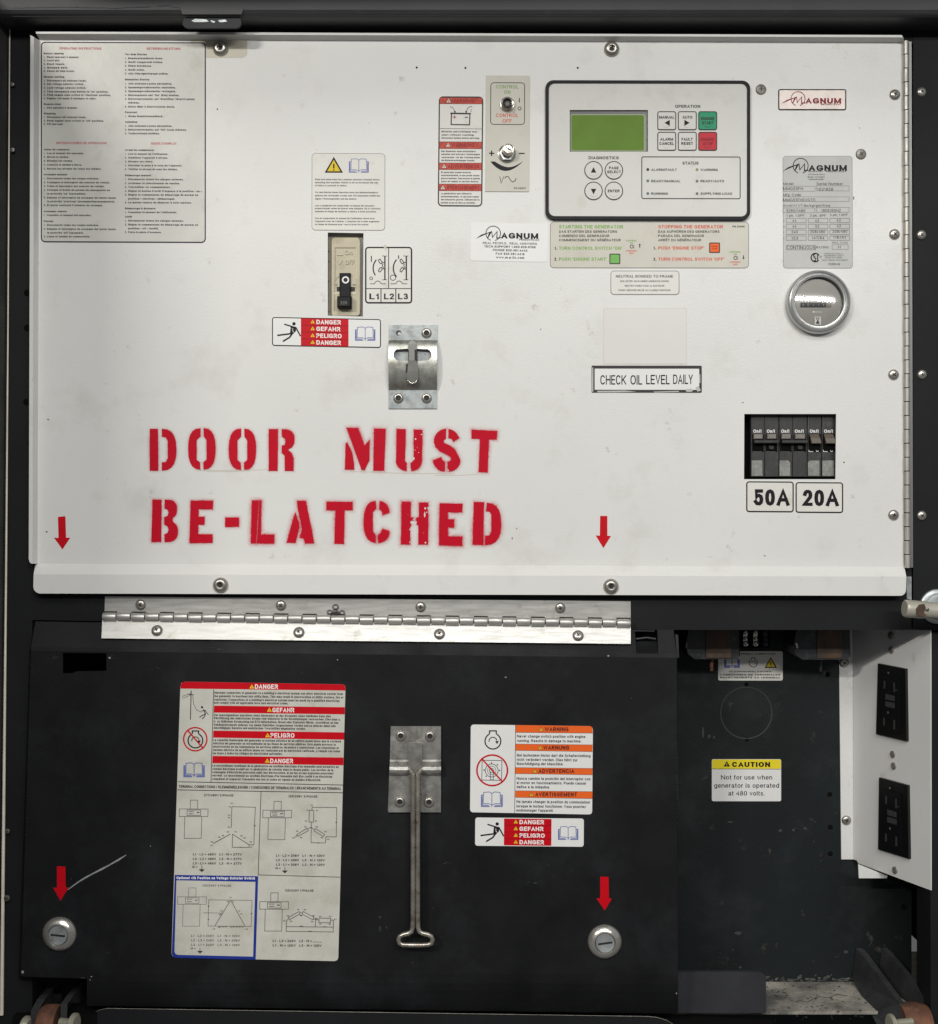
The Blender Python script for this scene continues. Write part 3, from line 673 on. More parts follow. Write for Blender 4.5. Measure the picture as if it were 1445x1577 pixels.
m = M(); slab(m, rr(1030, 1497, 1180, 1560, (11, 0, 0, 0)), .030, .006, 'dark_grey_box'); part('step_channel', m, cab, 'dark grey bent channel standing in the recess corner')
m = M()
for a, b, w, h in ((1275, 1034, 9, 9), (1279, 1226, 6, 10), (1279, 1276, 5, 7), (1279, 1318, 9, 7), (1392, 1395, 8, 8)):
    for q in range(3):
        pts = [(a + w * (1 - q * .25) * math.cos(t * PI / 6) * random.uniform(.55, 1.1), b + h * (1 - q * .25) * math.sin(t * PI / 6) * random.uniform(.55, 1.1)) for t in range(12)]
    slab(m, pts, BW - .00012, .0001, 'rust_stain')
part('rust_stain', m, bwall, kind='stuff')
m = M()   # dust heaped along the foot of the wall
for i in range(46):
    a = 1180 + 145 * i / 46 + random.uniform(-4, 4); b = 1511 - abs(random.gauss(0, 5)); w = random.uniform(1.5, 7); h = random.uniform(.8, 2.6)
    slab(m, [(a + w * math.cos(t * PI / 3) * random.uniform(.5, 1.2), b + h * math.sin(t * PI / 3) * random.uniform(.5, 1.2)) for t in range(6)], BW - .0005 - .0002 * (i % 7), .0002, 'dust_pile' if i % 3 else 'wall_scuff')
part('wall_dust', m, bwall, kind='stuff')
m = M()   # grit and a crack-like strand of dirt on the floor
def fl(px, d_, w): k_ = S * (1 + d_ / D); return Vector(((px - CX) * k_, d_, zf + .0004))
for i in range(170):
    a = random.uniform(1180, 1400); d_ = random.uniform(.01, .142); w = random.choice((.0006, .0008, .0012, .002)); c_ = fl(a, d_, 0)
    m.face([(c_.x + w * math.cos(t * PI / 2.5) * random.uniform(.5, 1.3), c_.y + w * math.sin(t * PI / 2.5) * random.uniform(.5, 1.3), c_.z + .00003 * (i % 5)) for t in range(5)], random.choice(('dust_pile', 'wall_scuff', 'rust_stain', 'dust_pile')))
pts = [(1215, .080), (1226, .072), (1232, .078), (1243, .070), (1252, .082), (1262, .090), (1275, .086), (1290, .098), (1306, .094)]
for (a, b), (c_, d2) in zip(pts, pts[1:]):
    p, q = fl(a, b, 0), fl(c_, d2, 0); m.face([p + Vector((0, -.0005, .0003)), q + Vector((0, -.0004, .0003)), q + Vector((0, .0004, .0003)), p + Vector((0, .0005, .0003))], 'gap_black')
part('floor_grit', m, cab, kind='stuff')
m = M(); slab(m, [(20, 1566), (148, 1562), (1000, 1572), (1050, 1582), (1200, 1590), (1200, 1640), (20, 1640)], -.002, .04, 'gap_black'); part('bottom_sill', m, cab)
for a, b, q in ((19.5, 130, 3.2), (19.5, 231, 3.6), (12, 1280, 4), (11, 1383, 5)):
    fastener('bolt', 'dull', P(a, b, FR - .004), q, cab)
m = M()   # battered bracket between panel hinge and crossbar
slab(m, [(1396, 888), (1404, 888), (1404, 924), (1397, 922), (1396.5, 905)], FR - .002, .004, 'galvanised'); part('hinge_stop', m, cab)

# ------------------------------------------------------------------ open outer door at the left edge
xt, xb_ = P(13.5, 0, FR).x, P(-1, 0, FR).x    # the door sags a little, so its edge leans
od = thing('outer_door', 'open dark grey outer door with pale weather seal, cut by the left edge', 'door', (xt - .02, 0, -.7))
m = M(); v = []
for xx_, zz_ in ((xt, .63), (xb_, -.63)):
    for dx, yy in ((0, FR - .002), (-.10, -.62), (-.128, -.62), (-.028, FR - .002)): v.append((xx_ + dx, yy, zz_))
m.mesh(v, [(0, 1, 5, 4), (1, 2, 6, 5), (2, 3, 7, 6), (3, 0, 4, 7), (0, 1, 2, 3), (4, 5, 6, 7)], 'outer_door_grey'); part('door_skin', m, od)
m = M(); m.tube([P(15.8, -60, FR - .003), P(12.6, 500, FR - .003), P(9.5, 900, FR - .003), P(4.5, 1400, FR - .003), P(2.8, 1563, FR - .003)], [1.0 * S, 1.2 * S, 1.7 * S, 2.8 * S, 3.1 * S], 'seal', 8); part('weather_seal', m, od)

# ------------------------------------------------------------------ the white panel
pan = thing('control_panel', 'wide white powder coated hinged panel with red stencilled words', 'control panel', P(722, 890, .03))
# main-breaker and branch-breaker cut-outs
h1 = [(505, 358), (560, 359), (559, 487.5), (505, 486)]
h2 = [(1146.5, 637.5), (1288, 637.5), (1287, 738), (1146, 738)]
fo = [(61, 63), (1392, 68), (1392, 868), (58, 866)]
m = M()
F = [P(a, b, PF) for a, b in fo]; H = [[P(a, b, PF) for a, b in h] for h in (h1, h2)]
bk = lambda l: [p + Vector((0, .002, 0)) for p in l]
m.prism(F, bk(F), 'white_powdercoat', holes=H, bholes=[bk(h) for h in H])
face = part('panel_face', m, pan)
def strip(m, A, B, mt, smooth=False):
    for i in range(len(A) - 1): m.face([A[i], A[i + 1], B[i + 1], B[i]], mt, smooth)
m = M()  # top lip, folded over the frame, then sloping back down to the face
a = [P(55, 48.5, LIP), P(1389, 54, LIP)]; b = [P(56, 52, LIP), P(1391, 57.5, LIP)]; c2 = [P(61, 61, PF), P(1392, 66, PF)]
m.mesh([a[0], a[1], b[1], b[0], c2[1], c2[0], a[0] + Vector((0, .01, 0)), a[1] + Vector((0, .01, 0))], [(0, 1, 2, 3), (3, 2, 4, 5), (6, 7, 1, 0)], 'white_powdercoat')
m.mesh([c2[0], c2[1], F[1], F[0]], [(0, 1, 2, 3)], 'white_powdercoat')
part('top_lip', m, pan)
m = M()
a = [P(47, 54, LIP), P(44.5, 861, LIP), P(46, 866, LIP), P(49, 868, LIP)]; b = [P(52.5, 57, LIP), P(50.5, 861, LIP), P(51, 866, LIP), P(52, 868, LIP)]
c2 = [P(61, 62, PF), P(58, 861, PF), P(58, 866, PF), P(58, 868, PF)]; g = [p + Vector((0, .012, 0)) for p in a]
strip(m, a, b, 'white_powdercoat'); strip(m, b, c2, 'white_powdercoat'); strip(m, g, a, 'white_powdercoat'); part('left_lip', m, pan)
m = M()  # bottom flange: a bright step out, then a flat flange with round corners
top = [P(55, 868, PF), P(1393, 873, PF)]
mid = [P(52, 884.5, LIP), P(1396, 888, LIP)]
m.face([top[0], top[1], mid[1], mid[0]], 'white_powdercoat')
m.face([F[3], F[2], top[1], top[0]], 'white_powdercoat')
fl = [(52, 884.5), (1396, 888), (1395.5, 908)] + [(1395.5 - 9 + 9 * math.cos(t), 908.5 + 9 * math.sin(t)) for t in (.4, .8, 1.2, 1.57)] + [(61, 914), (56, 912), (52.5, 908.5), (51.5, 903)]
q = [P(*p, LIP) for p in fl]; m.prism(q, [p + Vector((0, .003, 0)) for p in q], 'white_powdercoat'); part('bottom_flange', m, pan)
m = M()  # right-hand return edge
m.face([P(1392, 68, PF), P(1392, 868, PF), P(1392, 868, FR + .004), P(1392, 68, FR + .004)], 'white_powdercoat')
m.face([P(1389, 54, LIP), P(1392, 58, LIP), P(1392, 68, PF), P(1386, 68, PF)], 'white_powdercoat'); part('right_edge', m, pan)
for a, b in ((340, 75), (942, 76)): fastener('bolt', 'hex', P(a, b, PF), 12.0, pan)
for a, b in ((340, 901), (941, 903)): fastener('bolt', 'hex', P(a, b, LIP), 12.0, pan)
for a, b in ((1172, 138), (1326, 237.5)): fastener('screw', 'dull', P(a, b, PF), 8.2, pan)
for a, b in ((1378, 146), (1377.5, 361), (1376, 577), (1376, 793)): fastener('screw', 'phillips', P(a, b, PF), 8.3, pan)
m = M()
for a, b, r in ((642, 104, 1.6), (717, 104.5, 1.6), (890, 104.5, 1.6)): m.lathe(P(a, b, PF - .0002), [(r * S, 0), (.00002, .00004)], 'gap_black', 10, caps=False)
o = part('pin_holes', m, pan, kind='stuff')
m = M()   # marks, chips and grime
for a, b, w, h in ((74, 646, 1.2, 1.0), (833, 507, .9, .9), (1324, 197, .7, .9), (796, 814, .9, .9), (789, 829, .8, 1.8), (1315, 305, .8, 3), (72, 819, 1.6, 1.2), (1178, 856, 2, .6), (335, 168, 1, 1.6), (1300, 712, 1.4, 1.2), (1144, 620, 2, .5), (75, 646.5, 2, .4)):
    slab(m, [(a + w * math.cos(t * PI / 3), b + h * math.sin(t * PI / 3)) for t in range(6)], PF - .0002, .0002, 'ink_grey')
for (a, b, c, d2) in ((302, 724, 420, 723), (320, 726, 382, 724.6), (540, 726, 700, 729.5), (670, 732, 735, 730.5)):
    L, R = ribbon([(a, b), ((a + c) / 2, (b + d2) / 2 + 1), (c, d2)], .7)
    for i in range(2): m.face([P(*q, PF - .00025) for q in (L[i], L[i + 1], R[i + 1], R[i])], 'old_glue')
part('paint_marks', m, pan, kind='stuff')
m = M(); k = K(plane(PF)); k.m = m; k.h = .0002; k.poly(rr(294, 55, 381, 89, (0, 9, 9, 0)), 'old_glue'); part('catch_stain', m, pan, 'beige stain around the bolt under the catch plate')

# stencilled words
def arc(cx, cy, rx, ry, a0, a1, n=8): return [(cx + rx * math.cos(math.radians(a0 + (a1 - a0) * i / n)), cy + ry * math.sin(math.radians(a0 + (a1 - a0) * i / n))) for i in range(n + 1)]
def se(cx, cy, rx, ry, a0, a1, n=10):
    return [(a, b) for a, b in E(cx, cy, rx, ry, a0, a1, n, 2.5)]
def O_(dx, dy):
    o = [se(460, 265, 99, 165, -90, -270) + [(455, 372), (430, 350), (430, 195), (460, 165)], se(484, 265, 95, 165, -90, 90) + [(482, 372), (508, 350), (508, 195), (487, 165)]]
    return [[(a + dx, b + dy) for a, b in p] for p in o]
A_ = (220, 640, 5.161); B_ = (500, 640, 4.983)
WORDS = [
 ('DOOR', .55, [('D', A_, [[(57, 105), (122, 105), (125, 438), (56, 438)], se(153, 271, 116, 167, -90, 90) + [(153, 372), (185, 368), (200, 340), (200, 200), (185, 175), (153, 168)]]),
   ('O', A_, O_(0, 0)), ('O', A_, O_(323, 3)),
   ('R', A_, [[(1002, 107), (1076, 107), (1073, 440), (1002, 440)], se(1120, 190, 87, 81, -97, 62) + [(1155, 272), (1185, 297), (1200, 340), (1200, 440), (1130, 440), (1128, 318), (1105, 298), (1105, 240), (1130, 232), (1135, 205), (1130, 182), (1107, 170)]])]),
 ('MUST', 1.0, [('M', B_, [[(175, 203), (212, 280), (228, 370), (228, 415), (155, 415), (162, 215)], [(168, 93), (258, 97), (308, 230), (346, 185), (346, 345), (308, 418), (285, 418)], [(380, 100), (470, 102), (458, 423), (374, 423)]]),
   ('U', B_, [[(553, 102), (624, 104), (618, 345), (632, 365), (630, 426)] + arc(630, 345, 83, 80, 95, 172, 5), [(685, 107), (752, 109)] + arc(664, 345, 84, 82, -5, 88, 6) + [(660, 368), (683, 345)]]),
   ('S', B_, [[(952, 103)] + arc(950, 183, 80, 78, -75, -25, 4) + [(1037, 172), (990, 202), (975, 180), (950, 173)],
      arc(933, 195, 94, 93, -90, -185, 7) + [(850, 240), (885, 275), (950, 305), (970, 322), (970, 340), (956, 354), (943, 358), (944, 428)] + arc(950, 350, 92, 80, 82, -30, 7) + [(1000, 258), (960, 230), (918, 208), (915, 190), (933, 178)],
      [(895, 318), (905, 340), (924, 358), (924, 430)] + arc(920, 340, 88, 90, 105, 178, 5)]),
   ('T', B_, [[(1128, 108), (1325, 118), (1320, 183), (1262, 182), (1252, 436), (1182, 433), (1192, 180), (1127, 177)]])]),
 ('BE', .7, [('B', A_, [[(78, 668), (152, 668), (148, 1005), (70, 1004)], se(190, 745, 84, 78, -97, 60) + [(240, 838)] + se(188, 922, 93, 84, -52, 95) + [(172, 945), (198, 932), (206, 908), (198, 880), (172, 868), (172, 808), (198, 797), (206, 770), (198, 748), (174, 738)]]),
   ('E', A_, [[(382, 676), (558, 676), (558, 745), (445, 745), (445, 803), (492, 803), (492, 868), (442, 868), (442, 943), (556, 943), (556, 1013), (372, 1013)]]),
   ('-', A_, [[(655, 810), (765, 810), (765, 883), (655, 887)]])]),
 ('LATCHED', 1.15, [('L', A_, [[(868, 675), (922, 675), (903, 1000), (899, 1015), (860, 1015)], [(928, 675), (945, 675), (940, 945), (1048, 945), (1046, 1018), (905, 1015), (910, 985)]]),
   ('A', A_, [[(1228, 677), (1298, 677), (1365, 1015), (1292, 1017), (1280, 978), (1250, 970), (1264, 905), (1262, 880), (1245, 800), (1232, 740)], [(1213, 770), (1243, 855), (1245, 890), (1215, 1013), (1143, 1010), (1165, 930), (1205, 790)]]),
   ('T', B_, [[(15, 660), (217, 662), (217, 727), (155, 727), (150, 985), (75, 985), (84, 727), (15, 725)]]),
   ('C', B_, [se(400, 815, 100, 161, -92, -268) + [(393, 918), (372, 890), (372, 740), (397, 715)], [(423, 655)] + arc(420, 740, 78, 84, -70, -5, 4) + [(498, 745), (447, 765), (440, 735), (420, 718)], [(445, 867), (498, 885)] + arc(415, 890, 84, 87, 10, 92, 5) + [(410, 918), (430, 900)]]),
   ('H', B_, [[(592, 662), (663, 662), (661, 780), (685, 782), (672, 795), (684, 806), (660, 806), (655, 822), (668, 834), (658, 860), (658, 990), (586, 988)], [(725, 667), (797, 667), (797, 700), (786, 702), (792, 722), (797, 760), (795, 990), (720, 990), (720, 842), (703, 838), (712, 815), (700, 800), (708, 780), (725, 778)]]),
   ('E', B_, [[(884, 672), (1060, 676), (1058, 743), (947, 742), (947, 795), (995, 797), (995, 860), (947, 858), (947, 927), (1057, 930), (1057, 1000), (878, 995)]]),
   ('D', B_, [[(1145, 662), (1225, 664), (1218, 995), (1137, 990)], se(1238, 830, 118, 163, -88, 92) + [(1232, 925), (1265, 918), (1280, 890), (1280, 760), (1265, 738), (1240, 735)]])]),
]
hh = .00012
CHIPS = {('U', 1.0): [((745, 145), 6, 5), ((698, 180), 6, 7), ((684, 330), 8, 12), ((695, 265), 3, 3), ((722, 284), 4, 3), ((712, 245), 2, 2)],
         ('H', 1.15): [((773, 712), 9, 9), ((769, 762), 6, 24), ((785, 742), 4, 6), ((775, 975), 6, 6), ((654, 972), 4, 6), ((655, 875), 4, 6), ((640, 760), 2, 2), ((760, 900), 2, 3)],
         ('S', 1.0): [((948, 420), 7, 6), ((860, 400), 2, 2)]}
for word, amt, letters in WORDS:
    hm = M(); hm.fade = []; objs = []
    for ch, cr, polys in letters:
        lm = M()
        for pl in polys:
            pts = [Vector((cr[0] + a / cr[2], cr[1] + b / cr[2])) for a, b in pl]
            n = len(pts); ar = sum(pts[i].x * pts[(i + 1) % n].y - pts[(i + 1) % n].x * pts[i].y for i in range(n))
            if ar < 0: pts.reverse()
            # finer, slightly uneven edge
            fine = []
            for i in range(n):
                a, b = pts[i], pts[(i + 1) % n]; q = max(1, int((b - a).length / 4))
                for j in range(q): fine.append(a.lerp(b, j / q))
            pts = [p + Vector((random.uniform(-.16, .16), random.uniform(-.16, .16))) for p in fine]; n = len(pts)
            q = [P(p.x, p.y, PF) + Vector((0, -.00055, 0)) for p in pts]
            for t in geometry.tessellate_polygon([q]): lm.face([q[k] for k in t], 'spray_red')
            hh += .000007
            nrm = []
            for i in range(n):
                t = pts[(i + 2) % n] - pts[(i - 2) % n]; t.normalize(); nrm.append(Vector((t.y, -t.x)))
            rings = [(-.8, 1.0), (.8, .68 + .08 * amt), (2.3, .30 + .14 * amt), (3.6 + 4.5 * amt, 0)]
            b0 = len(hm.v)
            for off, fd in rings:
                for i in range(n):
                    p = pts[i] + nrm[i] * off; v = P(p.x, p.y, PF); hm.v.append((v.x, v.y - hh, v.z)); hm.fade.append(fd * min(1.0, .5 + .5 * amt) if fd < 1 else .9)
            mi = hm.mi('overspray')
            for r in range(3):
                for i in range(n):
                    j = (i + 1) % n; hm.f.append((b0 + r * n + i, b0 + r * n + j, b0 + (r + 1) * n + j, b0 + (r + 1) * n + i)); hm.m.append(mi); hm.smooth.append(False)
        for (cc, w, h_) in CHIPS.get((ch, amt), ()):
            k = K(plane(PF), cr); k.h = .0006; k.m = lm
            k.poly([(cc[0] + w * random.uniform(.7, 1.2) * math.cos(t * PI / 4), cc[1] + h_ * random.uniform(.7, 1.2) * math.sin(t * PI / 4)) for t in range(8)], 'clear_sheet')
        objs.append((ch, lm))
    wd = part('stencil_word', hm, pan, 'red spray painted stencil word %s' % ('BE-' if word == 'BE' else word))
    for ch, lm in objs: part('stencil_letter', lm, wd)

# ------------------------------------------------------------------ vertical hinge, right of the panel
hv = thing('piano_hinge', 'tall narrow steel piano hinge along the right edge of the white panel', 'hinge', P(1399, 878, FR))
m = M(); slab(m, [(1399, 64), (1404, 64), (1406.3, 874), (1401, 874)], FR - .003, .002, 'hinge_leaf_dark'); part('hinge_leaf', m, hv)
m = M(); slab(m, [(1393, 66), (1400, 66), (1402, 874), (1394, 874)], FR - .006, .003, 'dark_slot'); part('hinge_rod', m, hv)
zt = P(0, 62, 0).z; zb = P(0, 876, 0).z; n_ = 38
for i in range(n_):
    za = zt + (zb - zt) * i / n_; zc = zt + (zb - zt) * (i + 1) / n_ + .0011
    xx = 1397.0 + 2.2 * i / n_
    c = P(xx, 0, 0).x + (.0002 if i % 2 else -.0002); r = 4.4 * S
    m = M(); m.lathe((c, FR - .008, zc), [(r, 0), (r, za - zc)], 'stainless_vertical', 16, axis=Vector((0, 0, 1)))
    part('knuckle', m, hv)
for a, b in ((1419, 142), (1419, 362), (1420, 577), (1419.5, 794)): fastener('screw', 'phillips', P(a, b, FR - .001), 7.6, hv)

# ------------------------------------------------------------------ the black lower door
door = thing('lower_door', 'black hinged access door below the white panel, with warning stickers and T latch', 'door', P(540, 1500, .02))
m = M()
fo = [(48, 1002), (1042, 1013), (1044.5, 1500), (134, 1500), (134, 1507), (33, 1504)]
sl = [(97, 1004.6 + .8), (164, 1006), (164, 1033), (118, 1034), (110, 1037), (97, 1037)]
F2 = [P(a, b, DF) for a, b in fo]; H2 = [[P(a, b, DF) for a, b in sl]]; b2 = lambda l: [p + Vector((0, .003, 0)) for p in l]
m.prism(F2, b2(F2), 'black_powdercoat', holes=H2, bholes=[b2(H2[0])])
# top bend, sloping back up to the hinge line
def zstrip(cols, mt='black_powdercoat'):
    for (xa0, ya0, xa1, ya1, xb0, yb0, xb1, yb1) in cols:
        # two-segment rounded bend
        ta = [P(xa0, ya0, .006), P(xa1, ya1, .006)]
        ma = [P(xb0, yb0 - 6, DF + .0008), P(xb1, yb1 - 6, DF + .0008)]
        ba = [P(xb0, yb0, DF), P(xb1, yb1, DF)]
        m.mesh([ta[0], ta[1], ma[1], ma[0]], [(0, 1, 2, 3)], mt); m.mesh([ma[0], ma[1], ba[1], ba[0]], [(0, 1, 2, 3)], mt, True)
zstrip([(55, 957, 978, 970, 48, 1002, 980, 1012.3), (979, 987, 1012, 987, 980, 1012.3, 1014, 1012.7), (1012.5, 970, 1037.5, 970, 1014, 1012.7, 1042, 1013)])
# bottom bend rolling back under
rows = [(1500, DF), (1512, DF + .0006), (1522, DF + .0022), (1532, DF + .005), (1541, DF + .0085), (1549, DF + .0125)]
X0, X1 = 134, 1044.5
for i in range(len(rows) - 1):
    (ya, da), (yb, db) = rows[i], rows[i + 1]
    tl = lambda y, f: y + (y - 1500) / 49 * 12 * f
    m.face([P(X0, ya, da), P(X1, tl(ya, 1), da), P(X1, tl(yb, 1), db), P(X0, yb, db)], 'black_powdercoat', True)
# left return edge
m.face([P(48, 1002, DF), P(33, 1504, DF), P(29, 1504, FR), P(46, 1002, FR)], 'black_powdercoat')
m.face([P(55, 957, .006), P(48, 1002, DF), P(46, 1002, FR), P(53, 957, FR)], 'black_powdercoat')
m.face([P(1044.5, 1500, DF), P(1042, 1013, DF), P(1043, 1013, FR), P(1045, 1500, FR)], 'black_powdercoat')
dface = part('door_face', m, door)
m = M()
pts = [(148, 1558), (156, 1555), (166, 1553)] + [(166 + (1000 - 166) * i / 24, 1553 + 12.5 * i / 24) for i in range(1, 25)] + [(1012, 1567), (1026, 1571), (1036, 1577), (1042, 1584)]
m.tube([P(a, b, -.003) for a, b in pts], [(.5 + .35 * random.random()) * S for _ in pts], 'dull_screw', 6); part('edge_highlight', m, door)  # thin pale tube stands in for the highlight along the bottom edge
m = M(); slab(m, [(150, 1557), (166, 1554), (1000, 1566.5), (1026, 1572), (1046, 1590), (1046, 1640), (150, 1640)], -.0025, .003, 'black_frame'); part('bottom_lip', m, door)
m = M(); m.tube([P(977, 971.5, 0), P(1008, 972, 0)], 1.0 * S, 'dark_grey_box', 8)
m.tube([P(980, 984, .002), P(996, 982, .001), P(1010, 984, .002)], 1.6 * S, 'black_rail', 8); part('hinge_pin', m, door)
m = M(); slab(m, [(1040.5, 977), (1044.5, 978), (1046, 1012), (1042.5, 1014)], 0, .006, 'dark_grey_box'); part('corner_tab', m, door)
m = M()
pts = [(105, 1370), (113, 1364), (122, 1357.5), (131, 1352), (143, 1345.5), (156, 1339), (169, 1332), (183, 1324), (194, 1317)]
L, R = ribbon(pts, 2.0); w_ = [.5, .9, 1.0, 1.3, 1.0, 1.5, 1.0, 1.4, .5]
for i in range(len(pts) - 1):
    c0, c1 = Vector(pts[i]), Vector(pts[i + 1])
    m.face([P(*(c0 + (L[i] - c0) * w_[i]), DF - .0003), P(*(c1 + (L[i + 1] - c1) * w_[i + 1]), DF - .0003), P(*(c1 + (R[i + 1] - c1) * w_[i + 1]), DF - .0003), P(*(c0 + (R[i] - c0) * w_[i]), DF - .0003)], 'scratch_white')
part('scratch', m, door, 'pale diagonal scratch beside the left red arrow')
m = M()
for _ in range(60):
    a, b = random.uniform(60, 1030), random.uniform(1020, 1490); w = random.choice((.4, .5, .6, 1.0)); h_ = w * random.uniform(.5, 1.4)
    slab(m, [(a + w * math.cos(t * PI / 2.5 + .3), b + h_ * math.sin(t * PI / 2.5 + .3)) for t in range(5)], DF - .0002, .0002, 'dark_grey_box')
for a, b, w, h_ in ((338, 1000, 4, 1.4), (520, 1016, 1, .9), (937, 1010, 1.8, 1.2), (779, 1043, 2, .8), (35, 1497, 2.2, 2.4), (128, 1506, 4, 1), (84, 1013, 2.5, .8), (169, 1013, 2, 1.6), (139, 1509, 1.0, .8), (141, 1504, 1.2, 1.0), (232, 1303, .8, .8), (1042, 1530, 1, 1.4)):
    slab(m, [(a + w * math.cos(t * PI / 3), b + h_ * math.sin(t * PI / 3)) for t in range(6)], DF - .0002, .0002, 'scratch_white' if w < 2.3 else 'dark_grey_box')
part('paint_specks', m, door, kind='stuff')
m = M()   # faint rub marks
for a, b, w, h_ in ((240, 1030, 6, 2), (330, 997, 9, 2.5), (86, 1012, 6, 3), (172, 1012, 5, 3), (146, 1512, 8, 9), (70, 1500, 22, 1.6), (125, 1505, 10, 2), (640, 1512, 12, 3), (890, 1508, 16, 3), (760, 1505, 30, 3), (450, 1515, 10, 3), (1030, 1540, 8, 5), (165, 1468, 5, 2), (590, 1420, 6, 14), (690, 1330, 6, 3), (820, 1360, 10, 4)):
    for q in range(3):
        a2, b2, w2, h2 = a + random.uniform(-w, w), b + random.uniform(-h_, h_), w * random.uniform(.2, .6), h_ * random.uniform(.12, .4)
        if b2 > 1499: continue
        slab(m, [(a2 + w2 * math.cos(t * PI / 4) * random.uniform(.4, 1.2), b2 + h2 * math.sin(t * PI / 4) * random.uniform(.4, 1.2)) for t in range(8)], DF - .00016, .0001, 'smear')
part('rub_marks', m, door, kind='stuff')

# ------------------------------------------------------------------ horizontal hinge between crossbar and door
hz = thing('long_hinge', 'wide shiny steel piano hinge under the white panel, above the black door', 'hinge', P(565, 950, .02))
m = M(); slab(m, [(162, 918.5), (971.5, 926), (971.5, 957), (161, 948)], FR - .0015, .0015, 'stainless'); up = part('upper_leaf', m, hz)
m = M()
ta = [P(158, 947, .0035), P(971.5, 957.5, .0035)]; ba = [P(156.5, 983, -.0095), P(971.5, 991.5, -.0095)]
m.prism([ta[0], ta[1], ba[1], ba[0]], [p + Vector((0, .0012, .0005)) for p in (ta[0], ta[1], ba[1], ba[0])], 'stainless'); lo = part('lower_leaf', m, hz)
A0 = P(158.5, 949.3, .0005); B0 = P(971.5, 959.6, .0005); ax = (B0 - A0); Lh = ax.length; ax.normalize(); n_ = 37
m = M(); m.lathe(A0, [(2.2 * S, 0), (2.2 * S, Lh)], 'dark_slot', 10, axis=ax); part('hinge_rod', m, hz)
for i in range(n_):
    m = M(); st = Lh * i / n_ + .0006; en = Lh * (i + 1) / n_ - .0006; upk = i % 2 == 1
    c = A0 + ax * st + Vector((0, -.001, (.0006 if upk else -.0002)))
    m.lathe(c, [(5.9 * S, 0), (6.3 * S, .0006), (6.3 * S, en - st - .0006), (5.9 * S, en - st)], 'stainless', 20, axis=ax)
    # tongue that joins the knuckle to its leaf
    z0 = 1 if upk else -1
    kn = part('knuckle', m, hz)
    cx_ = 158.5 + 813 * (i + .5) / n_; cy_ = 949.3 + 10.3 * (i + .5) / n_; m = M()
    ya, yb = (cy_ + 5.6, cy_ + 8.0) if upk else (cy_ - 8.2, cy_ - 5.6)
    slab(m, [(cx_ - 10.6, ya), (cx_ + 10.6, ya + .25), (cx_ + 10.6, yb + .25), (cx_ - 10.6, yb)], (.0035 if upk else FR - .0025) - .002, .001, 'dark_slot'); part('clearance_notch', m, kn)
for a, b in ((217, 931), (433, 932), (648, 934.5), (863, 936)): fastener('screw', 'phillips', P(a, b, FR - .0015), 8.2, hz)
nl = (Vector((0, -1, .0)) + Vector((0, 0, .45))).normalized()
for a, b in ((242, 971), (460.5, 974), (677, 976.5), (890.5, 979)): fastener('screw', 'phillips', P(a, b, -.006), 8.6, hz, normal=nl)
m = M()
for (cx, cy, r) in ((508, 943, 4.4), (517, 935, 5.0), (527, 944, 4.6), (517, 942, 4.5)):
    for q in range(2):
        L = [(cx + (r - q * 1.8) * math.cos(t * PI / 6), cy + (r - q * 1.8) * .85 * math.sin(t * PI / 6)) for t in range(12)]
        a_, b_ = ribbon(L, 1.0, True)
        for i in range(12): j = (i + 1) % 12; m.face([P(*p, FR - .0018 - q * .0001) for p in (a_[i], a_[j], b_[j], b_[i])], 'ink_grey')
slab(m, [(502, 948), (532, 949), (528, 946), (518, 941), (506, 945)], FR - .0017, .0001, 'ink_grey')
part('ink_scribble', m, up)
# ------------------------------------------------------------------ locks, latch, catch
def lock(a, b, rot, label):
    t = thing('quarter_turn_lock', label, 'lock', P(a, b, DF), 'quarter turn locks on the black door')
    c = P(a, b, DF)
    m = M(); m.lathe(c, [(26 * S, 0), (26.2 * S, .0012), (25 * S, .0030), (21.5 * S, .0055), (17.5 * S, .0072), (16 * S, .0074), (15.3 * S, .0060), (15 * S, .0040)], 'chrome', 44, caps=False); part('escutcheon', m, t)
    m = M(); m.lathe(c + Vector((0, -.003, 0)), [(14.6 * S, 0), (14.6 * S, .0030), (13.9 * S, .0038), (13.0 * S, .0036), (.0001, .0035)], 'galvanised', 36, caps=False); core = part('core', m, t)
    m = M(); ca, sa = math.cos(rot), math.sin(rot); y = c.y - .0068; l, w = 10.5 * S, 1.5 * S
    m.face([(c.x + i * l * ca - j * w * sa, y, c.z + i * l * sa + j * w * ca) for i, j in ((-1, -1), (1, -1), (1.05, 0), (1, 1), (-1, 1), (-1.08, 0))], 'dark_slot'); part('slot', m, core)
lock(92, 1438, -.10, 'chrome lock below the red arrow near the pale scratch, left lock of the black door')
lock(931.5, 1450, .14, 'chrome lock below the red arrow right of the T latch, under the orange warning sticker')

